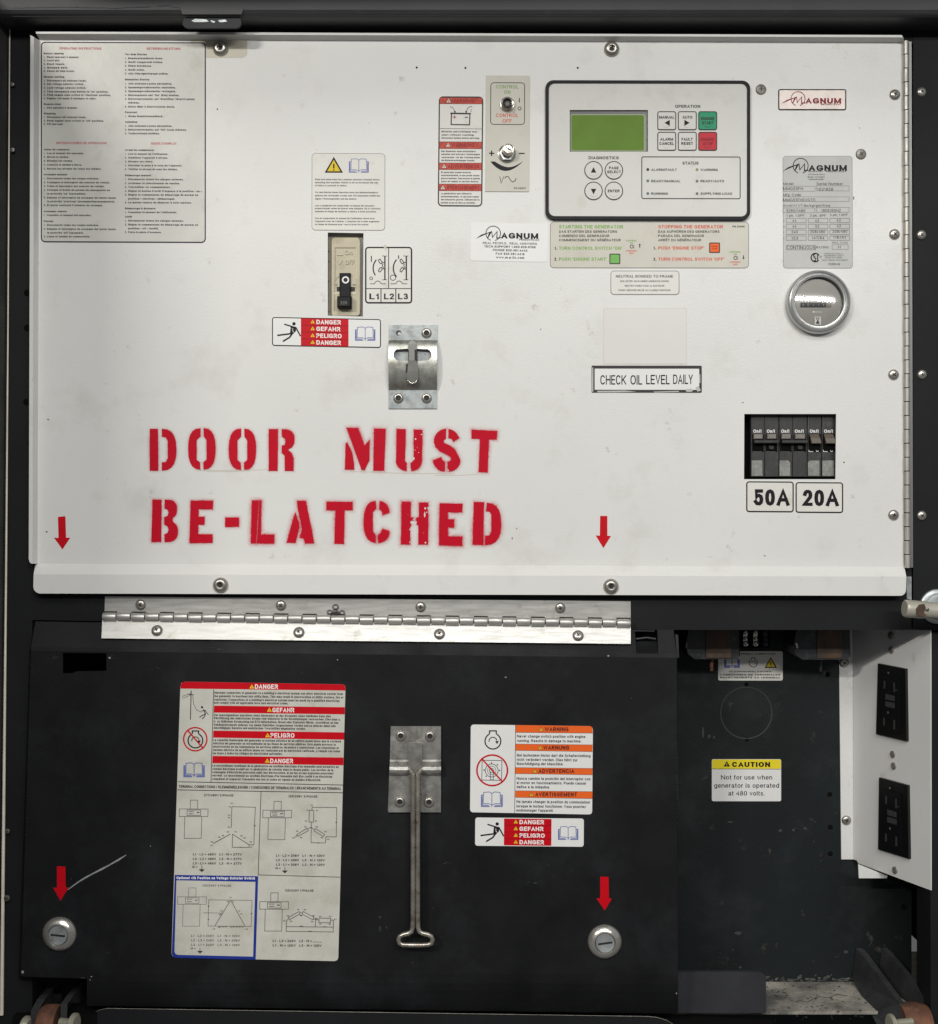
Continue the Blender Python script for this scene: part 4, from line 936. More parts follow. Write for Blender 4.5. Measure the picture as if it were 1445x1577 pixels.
lt = thing('drop_latch', 'long steel T shaped latch rod hanging from a riveted plate on the black door', 'latch', P(640, 1185, DF))
dl = DF - .001
def bent_plate(m, prof, x_of, mt, thick=.0018, holes=None):
    """sheet swept across x: prof = [(py, depth)], x_of(py, side) = px"""
    for i in range(len(prof) - 1):
        (ya, da), (yb, db) = prof[i], prof[i + 1]
        q = [P(x_of(ya, 0), ya, da), P(x_of(ya, 1), ya, da), P(x_of(yb, 1), yb, db), P(x_of(yb, 0), yb, db)]
        b = [p + Vector((0, thick, 0)) for p in q]
        m.mesh(q + b, [(0, 1, 2, 3), (4, 5, 6, 7), (0, 3, 7, 4), (1, 2, 6, 5)], mt)
    for (ya, da) in (prof[0], prof[-1]):
        q = [P(x_of(ya, 0), ya, da), P(x_of(ya, 1), ya, da)]; m.face([q[0], q[1], q[1] + Vector((0, thick, 0)), q[0] + Vector((0, thick, 0))], mt)
m = M(); slab(m, [(600, 1180), (679, 1182), (679, 1251.5), (597.5, 1249.5)], DF - .0016, .0016, 'latch_steel'); back = part('back_plate', m, lt)
m = M()
prof = [(1118.5, dl - .003), (1170, dl - .003), (1173, dl - .0035), (1177, dl - .0065), (1181, dl - .0095), (1186, dl - .0105), (1190, dl - .0098), (1193, dl - .007), (1194, dl - .003), (1251, dl - .003)]
xo = lambda y, s_: (602 + (598.5 - 602) * (y - 1118) / 133) if s_ == 0 else 679.3 - .0 * y
bent_plate(m, prof, xo, 'latch_steel'); plate = part('mounting_plate', m, lt)
for a, b in ((617.5, 1133.5), (662.5, 1134), (616, 1235), (661, 1235.5)): fastener('rivet', 'rivet', P(a, b, dl - .003), 8.0, lt)
m = M()   # raised channel that carries the rod
ch = [(629.5, 1146), (632, 1144), (648, 1144.5), (650.5, 1147), (650.5, 1186), (644, 1194), (636, 1194), (629, 1186)]
slab(m, ch, dl - .0115, .007, 'latch_steel'); part('rod_channel', m, lt)
m = M(); slab(m, [(628.5, 1188), (632, 1188), (632, 1240), (630, 1240)], dl - .006, .003, 'latch_steel'); slab(m, [(648, 1188), (651, 1188), (650, 1222), (648, 1222)], dl - .006, .003, 'latch_steel'); part('side_rib', m, lt)
m = M()
dr = DF - .016
path = [(629.5, 1184, dr), (632, 1187, dr), (635, 1191, dr), (635.8, 1198, dr), (636.2, 1300, dr), (636.2, 1416, dr), (635.9, 1428, dr), (634, 1434.5, dr), (629, 1437.5, dr), (621.5, 1439, dr), (616, 1442, dr), (613.8, 1447, dr), (615.5, 1452.5, dr), (620, 1455, dr), (628, 1455.5, dr),
        (652, 1455.5, dr), (660, 1455, dr), (665, 1452.5, dr), (666.6, 1447, dr), (664.5, 1442, dr), (659, 1439, dr), (651, 1437.5, dr), (646, 1434.5, dr), (644.1, 1428, dr), (643.8, 1416, dr), (643.8, 1300, dr), (643.8, 1198, dr), (644.8, 1191, dr), (648, 1187, dr), (650.5, 1184, dr)]
m.tube([P(a, b, d2) for a, b, d2 in path], 3.6 * S, 'rod_steel', 14); rod = part('latch_rod', m, lt)

ct = thing('latch_catch', 'galvanised humped catch plate with a slotted tongue on the white panel', 'latch catch', P(636, 630, PF))
cs = 9.275; X = lambda u: 580 + u / cs; Y = lambda v: 480 + v / cs
m = M(); slab(m, [(X(178), Y(186)), (X(872), Y(190)), (X(862), Y(1384)), (X(172), Y(1384))], PF - .0018, .0018, 'galvanised'); bp = part('base_plate', m, ct)
m = M()
n_ = 64; v0, v1 = 395, 1110; H = .0095
for i in range(n_):
    for side in (0,):
        def pr(v):
            t = (v - v0) / (v1 - v0); t = min(max(t, 0), 1)
            return PF - .0022 - H * (math.sin(PI * t) ** .62)
        # non-uniform rows: denser at both feet
        f = lambda j: v0 + (v1 - v0) * .5 * (1 - math.cos(PI * j / n_))
        va, vb = f(i), f(i + 1)
        def gap(v):
            c0, c1, r = 335, 695, 90; dv = v - 620
            if abs(dv) >= r: return None
            q = math.sqrt(r * r - dv * dv); return (c0 - q, c1 + q)
        ga, gb = gap(va), gap(vb)
        pt = lambda u, v: P(X(u), Y(v), 0) * 1.0 + Vector((0, pr(v), 0))
        xl = lambda v: 172; xr = lambda v: 866
        segs = []
        if ga is None and gb is None: segs = [((xl(va), xr(va)), (xl(vb), xr(vb)))]
        else:
            ga = ga or (515, 515); gb = gb or (515, 515)
            segs = [((xl(va), ga[0]), (xl(vb), gb[0])), ((ga[1], xr(va)), (gb[1], xr(vb)))]
        for (a0, a1), (b0, b1) in segs:
            q = [pt(a0, va), pt(a1, va), pt(b1, vb), pt(b0, vb)]; bq = [p + Vector((0, .0018, 0)) for p in q]
            m.mesh(q + bq, [(0, 1, 2, 3), (4, 5, 6, 7), (0, 3, 7, 4), (1, 2, 6, 5)], 'catch_steel')
part('slotted_hump', m, ct)
m = M()
tp = [(455, 470), (465, 440), (500, 425), (515, 400), (530, 425), (568, 440), (580, 470), (585, 700), (598, 860), (596, 960), (575, 1010), (520, 1035), (465, 1010), (435, 960), (440, 860), (455, 700)]
q = [P(X(a), Y(b), 0) + Vector((0, PF - .0022 - H * 1.03 - .0006 - .0012 * math.sin(PI * (b - 400) / 640), 0)) for a, b in tp]
# tongue: central ridge with two flanks
cen = [P(X(515), Y(440), PF - .016), P(X(515), Y(860), PF - .023), P(X(515), Y(1000), PF - .020)]
m.prism(q, [p + Vector((0, .003, 0)) for p in q], 'tongue_steel'); part('tongue', m, ct)
m = M(); arcp = [P(X(515 + 62 * math.cos(t)), Y(975 + 48 * math.sin(t)), PF - .0142) for t in [0.2 + 2.74 * i / 8 for i in range(9)]]
m.tube(arcp, 1.1 * S, 'chrome', 8); part('worn_tip', m, ct)
m = M()
for pp in ([(545, 540), (580, 540), (588, 715), (545, 690)], [(425, 745), (450, 740), (440, 858), (415, 865)], [(452, 545), (462, 545), (462, 700), (455, 690)]):
    slab(m, [(X(a), Y(b)) for a, b in pp], PF - .0142, .001, 'dark_slot')
part('tongue_slit', m, ct)
for a, b in ((715, 308), (313, 1237), (717, 1237)): fastener('rivet', 'rivet', P(X(a), Y(b), PF - .0018), 8.0, ct)
m = M(); m.lathe(P(X(318), Y(305), PF - .0020), [(4.3 * S, 0), (.0001, .0001)], 'dark_grey_box', 18, caps=False)
m.lathe(P(X(328), Y(318), PF - .0022), [(2.8 * S, 0), (.0001, .0001)], 'galvanised', 14, caps=False); part('empty_hole', m, bp)

# round drive handle at the right edge
hd = thing('pipe_handle', 'worn beige painted round bar handle with a washer, cut by the right edge', 'handle', P(1436, 936, FR))
m = M(); m.lathe(P(1443, 934, FR - .001), [(27 * S, 0), (26.5 * S, .003), (24 * S, .0045), (19 * S, .0045), (18.5 * S, .006), (15 * S, .0065), (.0001, .0065)], 'galvanised', 40, caps=False); part('washer', m, hd)
m = M(); a = P(1393, 937, -.03); 
m.lathe(a, [(12.0 * S, 0), (13.2 * S, .001), (13.4 * S, .004), (13.4 * S, .02), (12.6 * S, .030), (12.4 * S, .20)], 'pipe_paint', 28, axis=Vector((1, .06, -.08))); part('bar', m, hd)
m = M(); m.lathe(P(1428.5, 938.5, -.0405), [(2.6 * S, 0), (1.8 * S, .0006), (.0001, .0008)], 'dull_screw', 14, caps=False); part('set_screw', m, hd)
m = M(); slab(m, [(1411, 938), (1416, 931), (1424, 930), (1426, 936), (1423, 944), (1428, 948), (1421, 950), (1412, 947)], -.0412, .0008, 'rust_wrap'); part('rust_patch', m, hd)

# ------------------------------------------------------------------ breakers
bx = lambda u: 1130 + u / 7.225; by = lambda v: 620 + v / 7.225
bd = PF + .010
m = M(); slab(m, [(1140, 630), (1294, 630), (1294, 745), (1140, 745)], bd + .012, .05, 'gap_black'); part('breaker_tray', m, pan)
def breaker(u0, u1, poles, toggles, tagm, double, label, group='breakers in the panel cut-out'):
    t = thing('circuit_breaker', label, 'circuit breaker', P(bx((u0 + u1) / 2), by(830), bd), group)
    m = M(); f = lambda v, d2: (v, d2)
    z0, z1 = P(0, by(130), bd).z, P(0, by(828), bd).z; xa, xb = P(bx(u0 + 2), 0, bd).x, P(bx(u1 - 2), 0, bd).x
    m.box((xa, bd, z1), (xb, bd + .011, z0), 'breaker_black', bev=.0006); body = part('body', m, t)
    for i, (p0, p1) in enumerate(poles):
        # seam between poles
        if i:
            m = M(); slab(m, [(bx(p0) - .35, by(132)), (bx(p0) + .35, by(132)), (bx(p0) + .35, by(826)), (bx(p0) - .35, by(826))], bd - .0002, .0003, 'gap_black'); part('pole_seam', m, t)
        # recess the toggle sits in
        m = M(); slab(m, [(bx(p0 + 12), by(350)), (bx(p1 - 10), by(350)), (bx(p1 - 10), by(548)), (bx(p0 + 12), by(548))], bd - .0004, .0004, 'gap_black'); rc = part('toggle_well', m, t)
        tm = toggles[i]
        m = M(); ta, tb = p0 + 20, p1 - 34 if not double else p1 - 30
        x0, x1 = P(bx(ta), 0, bd).x, P(bx(tb), 0, bd).x
        zA, zB, zC = P(0, by(353), bd).z, P(0, by(408 if double else 400), bd).z, P(0, by(455), bd).z
        if double: m.box((x0, bd - .006, zB), (x1, bd, zA), tm, bev=.0008)
        else:
            dx = .0016
            v = [(x0, bd - .001, zA), (x1, bd - .001, zA), (x1, bd - .007, zB), (x0, bd - .007, zB), (x1 + dx, bd - .0075, zC), (x0 + dx, bd - .0075, zC), (x1 + dx, bd - .001, zC - .001), (x0 + dx, bd - .001, zC - .001), (x0, bd, zA), (x1, bd, zA)]
            m.mesh(v, [(0, 1, 2, 3), (3, 2, 4, 5), (5, 4, 6, 7), (0, 3, 5, 7), (1, 2, 4, 6)], tm)
        part('toggle', m, t)
        k = K(plane(bd), (1130, 620, 7.225)); k.h = .0006
        k.text(p0 + 24, p1 - 38, 318, 36, 'On/I', 'ink_white', .19)
        if double: k.line([(p0 + 18, 547), (p0 + 60, 549), (p1 - 50, 549)], 5, 'ink_faded'); k.line([(p0 + 100, 547), (p1 - 30, 550)], 5, 'ink_faded')
        else:
            k.line([(p0 + 14, 528), (p0 + 16, 545), (p0 + 62, 546)], 6, 'ink_white'); k.ring(p0 + 108, 530, 14, 6, 'ink_white', 8, 20, 170)
            k.line([(p0 + 8, 140), (p0 + 12, 240), (p0 + 6, 330)], 4, 'ink_faded')
        k.done('print', t)
        if i in tagm:
            m = M(); a, b = p0 + 6, p1 - 26
            ch_ = tagm[i]
            pts = [(a + (20 if ch_ == 2 else 0), 645), (b - (24 if ch_ == 1 else 0), 643), (b, 668 if ch_ == 1 else 643), (b + 2, 815), (a, 815), (a, 665)]
            slab(m, [(bx(p), by(q)) for p, q in pts], bd - .0008, .0008, 'tag_grey'); part('trip_window', m, t)
        elif double:
            m = M(); k2 = [(bx(p0 + 8), by(556)), (bx(p1 - 14), by(556)), (bx(p1 - 14), by(822)), (bx(p0 + 4), by(822))]
            slab(m, k2, bd - .0007, .0007, 'breaker_black'); part('cover', m, t)
    if double:
        m = M(); a, b = poles[0][0] + 18, poles[-1][1] - 4
        z0, z1 = P(0, by(418), bd).z, P(0, by(456), bd).z
        m.box((P(bx(a), 0, bd).x, bd - .008, z1), (P(bx(b), 0, bd).x, bd - .0045, z0), 'breaker_black', bev=.0008); part('tie_bar', m, t)
        m = M(); slab(m, [(bx(b - 100), by(480)), (bx(b - 42), by(482)), (bx(b - 46), by(520)), (bx(b - 90), by(515))], bd - .0012, .0005, 'ink_grey'); part('lens', m, t)
breaker(190, 505, [(195, 345), (345, 495)], ['toggle_grey', 'toggle_grey'], {0: 0}, True, 'leftmost double black breaker with two tied grey toggles, above the 50A sticker')
breaker(505, 820, [(505, 655), (655, 815)], ['toggle_grey', 'toggle_grey'], {0: 1}, True, 'second double black breaker with tied toggles, right of the leftmost one')
breaker(820, 980, [(822, 980)], ['toggle_brown'], {0: 2}, False, 'single black breaker with a brownish toggle, left one of the two above the 20A sticker')
breaker(980, 1135, [(982, 1140)], ['toggle_brown'], {0: 0}, False, 'rightmost single black breaker at the edge of the cut-out')

# tan main breaker
mx = lambda u: 490 + u / 9.03; my = lambda v: 350 + v / 9.03
mb = thing('main_breaker', 'tan rectangular main breaker with black lever pushed down to OFF', 'main breaker', P(532, 487, PF + .01))
dm = PF + .008
m = M(); slab(m, [(503, 355), (563, 355), (563, 490), (503, 490)], dm + .002, .03, 'breaker_side_grey'); part('case', m, mb)
m = M(); fr = [P(a, b, dm - .004) for a, b in rr(mx(190), my(148), mx(580), 486, (5, 4, 3, 5))]; bk_ = [P(a, b, dm + .002) for a, b in rr(mx(178), my(136), mx(592), 487, (6, 4, 3, 6))]
m.prism(fr, bk_, 'tan_plastic'); part('front_cover', m, mb)
m = M(); slab(m, [(mx(148), my(180)), (mx(166), my(180)), (mx(166), my(1170)), (mx(148), my(1170))], dm + .0005, .001, 'tan_dark')
for v in (330, 472, 745): slab(m, [(mx(130), my(v)), (mx(165), my(v)), (mx(165), my(v + 8)), (mx(130), my(v + 8))], dm + .0003, .001, 'ink_grey')
part('side_rail', m, mb)
k = K(plane(dm - .004), (490, 350, 9.03)); k.h = .0004; k.root = mb
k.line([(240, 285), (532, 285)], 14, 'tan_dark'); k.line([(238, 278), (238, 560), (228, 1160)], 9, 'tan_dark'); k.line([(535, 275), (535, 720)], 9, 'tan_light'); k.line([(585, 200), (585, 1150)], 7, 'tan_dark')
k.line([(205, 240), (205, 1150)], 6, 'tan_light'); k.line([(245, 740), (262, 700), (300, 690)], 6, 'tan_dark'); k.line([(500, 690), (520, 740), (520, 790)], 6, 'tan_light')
k.done('shaded_moulded_edge', mb)  # flat dark and pale lines paint shade and glints along the moulding
k = K(plane(dm - .004), (490, 350, 9.03)); k.root = mb; k.h = .0006
for du, dv, mt in ((4, 5, 'tan_dark'), (0, 0, 'tan_light')):  # offset dark copy paints a shadow beside the pale raised letters
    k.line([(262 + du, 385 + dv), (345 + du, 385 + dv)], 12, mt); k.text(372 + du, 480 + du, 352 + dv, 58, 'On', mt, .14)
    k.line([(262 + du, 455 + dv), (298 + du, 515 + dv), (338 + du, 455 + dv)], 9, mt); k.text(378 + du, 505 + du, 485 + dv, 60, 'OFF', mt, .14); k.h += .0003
k.done('shaded_embossed_lettering', mb)
m = M()
slab(m, [(mx(258), my(828)), (mx(515), my(832)), (mx(510), my(890)), (mx(262), my(890))], dm - .0045, .001, 'ink_grey')
slab(m, [(mx(228), my(790)), (mx(275), my(790)), (mx(275), my(805)), (mx(228), my(805))], dm - .0045, .001, 'tan_dark')
slab(m, [(mx(480), my(790)), (mx(530), my(790)), (mx(530), my(805)), (mx(480), my(805))], dm - .0045, .001, 'tan_dark')
slab(m, [(mx(228), my(905)), (mx(525), my(905)), (mx(525), my(935)), (mx(228), my(935))], dm - .0045, .001, 'tan_light')
slab(m, [(mx(285), my(700)), (mx(310), my(700)), (mx(310), my(828)), (mx(275), my(828))], dm - .0045, .001, 'tan_light')
slab(m, [(mx(455), my(700)), (mx(480), my(700)), (mx(485), my(828)), (mx(455), my(828))], dm - .0045, .001, 'tan_light'); part('lever_track', m, mb)
m = M(); z = lambda v: P(0, my(v), dm).z; xx = lambda u: P(mx(u), 0, dm).x
m.box((xx(308), dm - .009, z(990)), (xx(462), dm - .004, z(652)), 'black_plastic', bev=.0012)
m.box((xx(282), dm - .016, z(1140)), (xx(478), dm - .004, z(985)), 'black_plastic', bev=.0016); lv = part('lever', m, mb)
k = K(plane(dm - .009), (490, 350, 9.03)); k.h = .0002; k.ring(383, 732, 40, 20, 'ink_white'); k.disc(383, 732, 14, 'dark_slot'); k.done('ring_mark', lv)
k = K(plane(dm - .016), (490, 350, 9.03)); k.h = .0002; k.text(312, 405, 1050, 44, '225', 'ink_faded', .18); k.done('number', lv)

# ------------------------------------------------------------------ hour meter
mc = P(1258.5, 466.5, PF)
hm_ = thing('hour_meter', 'round chrome rimmed hour meter below the grey rating plate', 'hour meter', mc)
m = M(); u = S
m.lathe(mc, [(46 * u, 0), (49 * u, 2 * u), (49.3 * u, 8 * u), (48.5 * u, 12 * u), (46.8 * u, 14.5 * u), (45.0 * u, 15.2 * u), (43.3 * u, 14 * u), (42.3 * u, 11.5 * u), (41.4 * u, 11 * u), (40.6 * u, 12.5 * u), (39.6 * u, 13.6 * u), (38.3 * u, 13.4 * u), (37.5 * u, 12 * u), (37.3 * u, 6 * u)], 'bezel_metal', 72, caps=False); part('bezel', m, hm_)
m = M(); m.lathe(mc + Vector((0, -6.0 * u, 0)), [(38 * u, 0), (.0001, .0001)], 'meter_face', 60, caps=False); fc = part('dial_face', m, hm_)
k = K(plane(PF - 6.2 * u), (1190, 400, 10.32)); k.h = .0003; k.root = hm_
k.rect(442, 680, 930, 758, 'ink_grey', 6)
for i, d2 in enumerate('004715'):
    uu = 455 + i * 80; k.rect(uu, 686, uu + 66, 752, 'ink_black' if i < 5 else 'tan_dark'); k.text(uu + 14, uu + 50, 719, 44, d2, 'ink_faded', .2)
k.done('counter', fc)
k = K(plane(PF - 6.2 * u), (1190, 400, 10.32)); k.h = .0003
k.text(545, 825, 630, 26, 'QUARTZ', 'ink_white', .2); k.disc(650, 830, 18, 'ink_white', 10, ry=14); k.line([(660, 832), (778, 832)], 10, 'ink_white')
k.rect(668, 905, 768, 1032, 'ink_white'); k.poly([(682, 920), (752, 920), (725, 968), (752, 1018), (682, 1018), (710, 968)], 'ink_grey'); k.poly([(700, 930), (735, 930), (718, 958)], 'ink_white')
k.done('dial_print', fc)
m = M(); R = .30; rg = 37.4 * u; pf = []
for i in range(9):
    r = rg * (1 - i / 8); pf.append((max(r, 1e-5), math.sqrt(R * R - r * r) - math.sqrt(R * R - rg * rg)))
m.lathe(mc + Vector((0, -10 * u, 0)), pf, 'meter_glass', 60, axis=Vector((0, -1, .067)), caps=False); part('glass', m, hm_)

# ------------------------------------------------------------------ recess fittings
# white receptacle bracket
brk = thing('receptacle_bracket', 'white angled sheet metal bracket in the recess holding two black outlets', 'bracket', P(1302, 1323, BW))
m = M(); slab(m, [(1292, 960), (1313.5, 960), (1314, 1323.5), (1296, 1323.5)], BW - .0025, .002, 'white_bracket'); part('wall_flange', m, brk)
pb = Vector((P(1313.8, 0, BW - .002).x, BW - .002, 0)); pf_ = Vector((P(1433, 0, .012).x, .012, 0))
e1 = (pf_ - pb); Lp = e1.length; e1.normalize(); nrm = Vector((e1.y, -e1.x, 0)); nrm = nrm if nrm.x < 0 else -nrm
def plate_t(px):
    lo_, hi = -.02, Lp + .02
    for _ in range(40):
        t = (lo_ + hi) / 2; q = pb + e1 * t; v = CX + q.x / S / (1 + q.y / D)
        if v < px: lo_ = t
        else: hi = t
    return (lo_ + hi) / 2
def bplane(px, py, h=0.0):
    t = plate_t(px); q = pb + e1 * t; return Vector((q.x, q.y, -(py - CY) * S * (1 + q.y / D))) + nrm * h
m = M()
outl = [(1313.8, 955), (1433, 955), (1433.5, 1371), (1322, 1329.5), (1319.5, 1325), (1314, 1323.5)]
q = [bplane(a, b) for a, b in outl]; m.prism(q, [p - nrm * .0018 for p in q], 'white_bracket'); bplate = part('angled_plate', m, brk)
m = M(); slab(m, [(1322, 1331), (1367, 1349), (1366, 1352.5), (1323, 1352.5)], .10, .002, 'white_bracket'); part('bottom_tab', m, brk)
for a, b in ((1300, 1020.5), (1303.5, 1263)): fastener('screw', 'phillips', P(a, b, BW - .0025), 8.0, brk)
for a, b, r in ((1373, 979, 6.6), (1373.5, 1001, 5.8), (1375.5, 1161.5, 5.8), (1377, 1179.5, 5.8), (1379, 1340, 6.0)): fastener('rivet', 'pop', bplane(a, b, .0002), r, brk, normal=nrm)
def receptacle(c, label):
    t = thing('outlet', label, 'outlet', bplane((c[0][0] + c[2][0]) / 2, c[2][1]), 'black outlets on the white bracket')
    q = [bplane(a, b, .004) for a, b in c]; m = M(); m.prism(q, [p - nrm * .004 for p in q], 'receptacle_black'); fp = part('face_plate', m, t)
    def f(uu, vv, h=.0045):
        a = [c[0][i] + (c[1][i] - c[0][i]) * uu for i in (0, 1)]; b = [c[3][i] + (c[2][i] - c[3][i]) * uu for i in (0, 1)]
        return bplane(a[0] + (b[0] - a[0]) * vv, a[1] + (b[1] - a[1]) * vv, h)
    def quad(name, par, u0, v0, u1, v1, mt, h=.0052, t_=.0008):
        m = M(); q = [f(u0, v0, h), f(u1, v0, h), f(u1, v1, h), f(u0, v1, h)]; m.prism(q, [p - nrm * t_ for p in q], mt); return part(name, m, par)
    body = quad('outlet_body', t, .20, .14, .78, .92, 'receptacle_black', .0062, .002)
    quad('test_button', t, .36, .40, .66, .475, 'receptacle_detail', .0072); quad('reset_button', t, .36, .50, .66, .575, 'receptacle_detail', .0072)
    for (v0, v1) in ((.22, .33), (.74, .85)):
        quad('blade_slot', t, .28, v0, .33, v1, 'receptacle_detail', .0066); quad('blade_slot', t, .62, v0, .67, v1 + .02, 'receptacle_detail', .0066)
    quad('blade_slot', t, .64, .31, .74, .33, 'receptacle_detail', .0066)
    for v_ in (.10, .655):
        m = M(); cc = f(.43, v_, .0062); m.lathe(cc, [(2.3 * S, 0), (.0001, .0008)], 'dull_screw', 12, axis=nrm, caps=False); part('screw', m, t)
    return quad
qd = receptacle([(1355.7, 1021.5), (1398.3, 1029.7), (1400, 1141), (1352.8, 1130)], 'upper black double outlet on the white bracket')
receptacle([(1357.5, 1197), (1401.5, 1209), (1403.5, 1322), (1356, 1307.5)], 'lower black double outlet on the white bracket, nearer the bracket bottom')

def standoff(x0, xw0, xw1, x1, y0, y1, label):
    t = thing('cable_clamp', label, 'cable clamp', P((x0 + x1) / 2, y1, .10), 'rusty wrapped black clamps under the crossbar')
    d0 = .085; ya, yb = y0, y1
    m = M(); pts = [(x0 + 6, ya), (x1, ya), (x1 + 1, yb - 5), (x1 - 6, yb), (x0 + 14, yb), (x0 + 4, yb - 8), (x0, yb - 22)]
    fr = [P(a, b, d0) for a, b in pts]; cx = sum(p[0] for p in pts) / len(pts)
    fr2 = [P(cx + (a - cx) * 1.04, b, d0 + .008) for a, b in pts]; bk_ = [p + Vector((0, .045, 0)) for p in fr2]
    m.prism(fr, fr2, 'insulator'); m.prism(fr2, bk_, 'insulator'); part('rubber_block', m, t)
    m = M(); f = [P(xw0, ya - 1, d0 - .002), P(xw1, ya - 1, d0 - .002), P(xw1, yb - 2, d0 - .002), P(xw0, yb - 2, d0 - .002)]
    m.prism(f, [p + Vector((0, .05, 0)) for p in f], 'rust_wrap'); part('rusty_band', m, t)
    return t
t = standoff(1056, 1087.5, 1126, 1137, 966, 1015, 'left black clamp with rusty band, overlapping the small pictogram label')
m = M(); m.tube([P(1096, 1012, .10), P(1096, 1033, .10)], 3 * S, 'rust', 10); m.tube([P(1057, 990, .085), P(1057, 998, .085)], 2.2 * S, 'dull_screw', 8); part('rusty_stud', m, t)
t = standoff(1222, 1259, 1297, 1307, 966, 1016, 'right black clamp with rusty band, beside the white bracket')
m = M(); m.tube([P(1264, 1014, .11), P(1264, 1034, .11)], 2.6 * S, 'insulator', 10); m.tube([P(1226, 990, .085), P(1228, 998, .085)], 2.2 * S, 'chrome', 8); part('stud', m, t)
tb = thing('terminal_strip', 'black terminal strip with shiny screw lugs between the two rusty clamps', 'terminal strip', P(1163, 995, .12))
m = M(); slab(m, [(1140, 960), (1186, 960), (1186, 998), (1140, 998)], .12, .012, 'gap_black'); part('block', m, tb)
for a, mt in ((1148, 'chrome'), (1163.5, 'chrome'), (1179, 'insulator')):
    m = M()
    for b, r in ((974, 4.2), (983, 3.6), (991, 4.6)):
        m.lathe(P(a, b, .1195), [(r * S, 0), (r * S, .002), (r * .5 * S, .003), (.0001, .0024)], mt, 10, caps=False)
    slab(m, [(a - 3, 972), (a + 3, 972), (a + 3, 992), (a - 3, 992)], .1185, .0008, mt); part('lug', m, tb)

def lug_plate(m, pts, tx, mt):
    q = [P(a, b, d2) for a, b, d2 in pts]; m.prism(q, [p + Vector((tx, 0, 0)) for p in q], mt)
hr = thing('hinge_lug', 'black twin plate hinge lug with a rusty roller at the bottom right corner', 'hinge lug', P(1380, 1560, .03))
m = M(); lug_plate(m, [(1319, 1460, .142), (1327, 1466, .135), (1386, 1546, .02), (1388, 1600, .01), (1362, 1600, .015), (1341, 1559, .05), (1312.5, 1507, .142)], 8.5 * S, 'lug_black'); part('side_plate', m, hr)
m = M(); lug_plate(m, [(1358.5, 1460, .142), (1366, 1466, .135), (1436, 1550, .02), (1440, 1600, .01), (1412, 1600, .015), (1352, 1507, .142)], 8.5 * S, 'lug_black'); part('side_plate', m, hr)
m = M(); c = P(1387, 1583, .02); m.lathe(c, [(36 * S, 0), (38.5 * S, .006), (38.5 * S, .022), (34 * S, .034)], 'rust', 40, axis=Vector((1, 0, 0))); part('roller', m, hr)
m = M(); c = P(1371, 1577, -.01); m.lathe(c, [(12 * S, -.001), (15 * S, .001), (15 * S, .003), (6 * S, .004), (6 * S, .03)], 'pin_metal', 28, axis=Vector((1, .25, 0))); part('pin', m, hr)
m = M(); slab(m, [(1400, 1466), (1437, 1466), (1437, 1600), (1400, 1600)], .17, .002, 'dusty_floor'); part('rear_plate', m, hr)
m = M(); m.lathe(P(1423, 1453, .05), [(4 * S, 0), (5.5 * S, .001), (5.5 * S, .006), (3 * S, .007)], 'pin_metal', 6); m.tube([P(1426, 1456, .045), P(1432, 1462, .045)], 2.4 * S, 'pin_metal', 8); part('nut', m, hr)
hl = thing('hinge_lug', 'black twin plate hinge lug with a rusty roller in the notch at the bottom left', 'hinge lug', P(85, 1590, 0))
m = M(); lug_plate(m, [(84, 1514, .09), (72, 1522, .05), (58, 1538, .0), (48, 1556, -.02), (46, 1610, -.02), (62, 1610, .05), (84, 1560, .09)], 12 * S, 'lug_black'); part('side_plate', m, hl)
m = M(); lug_plate(m, [(127, 1512, .09), (114, 1520, .05), (104, 1532, .0), (94, 1546, -.02), (92, 1610, -.02), (108, 1610, .05), (127, 1560, .09)], 10 * S, 'lug_black'); part('side_plate', m, hl)
m = M(); c = P(63, 1589, -.012); m.lathe(c, [(37 * S, 0), (40 * S, .004), (40 * S, .018), (38 * S, .022)], 'rust', 40, axis=Vector((1, 0, 0))); part('roller', m, hl)
m = M(); c = P(116, 1577, -.03); m.lathe(c, [(12 * S, .002), (16 * S, 0), (16 * S, -.003), (7 * S, -.004), (7 * S, -.02)], 'pin_metal', 28, axis=Vector((1, -.25, 0))); part('pin', m, hl)
m = M(); c = P(43, 1583, -.02); m.lathe(c, [(14 * S, .004), (17.5 * S, 0), (17.5 * S, -.004), (14 * S, -.005)], 'pin_metal', 28, axis=Vector((1, -.25, 0))); part('pin', m, hl)
# ------------------------------------------------------------------ stickers on the white panel
WP = plane(PF)
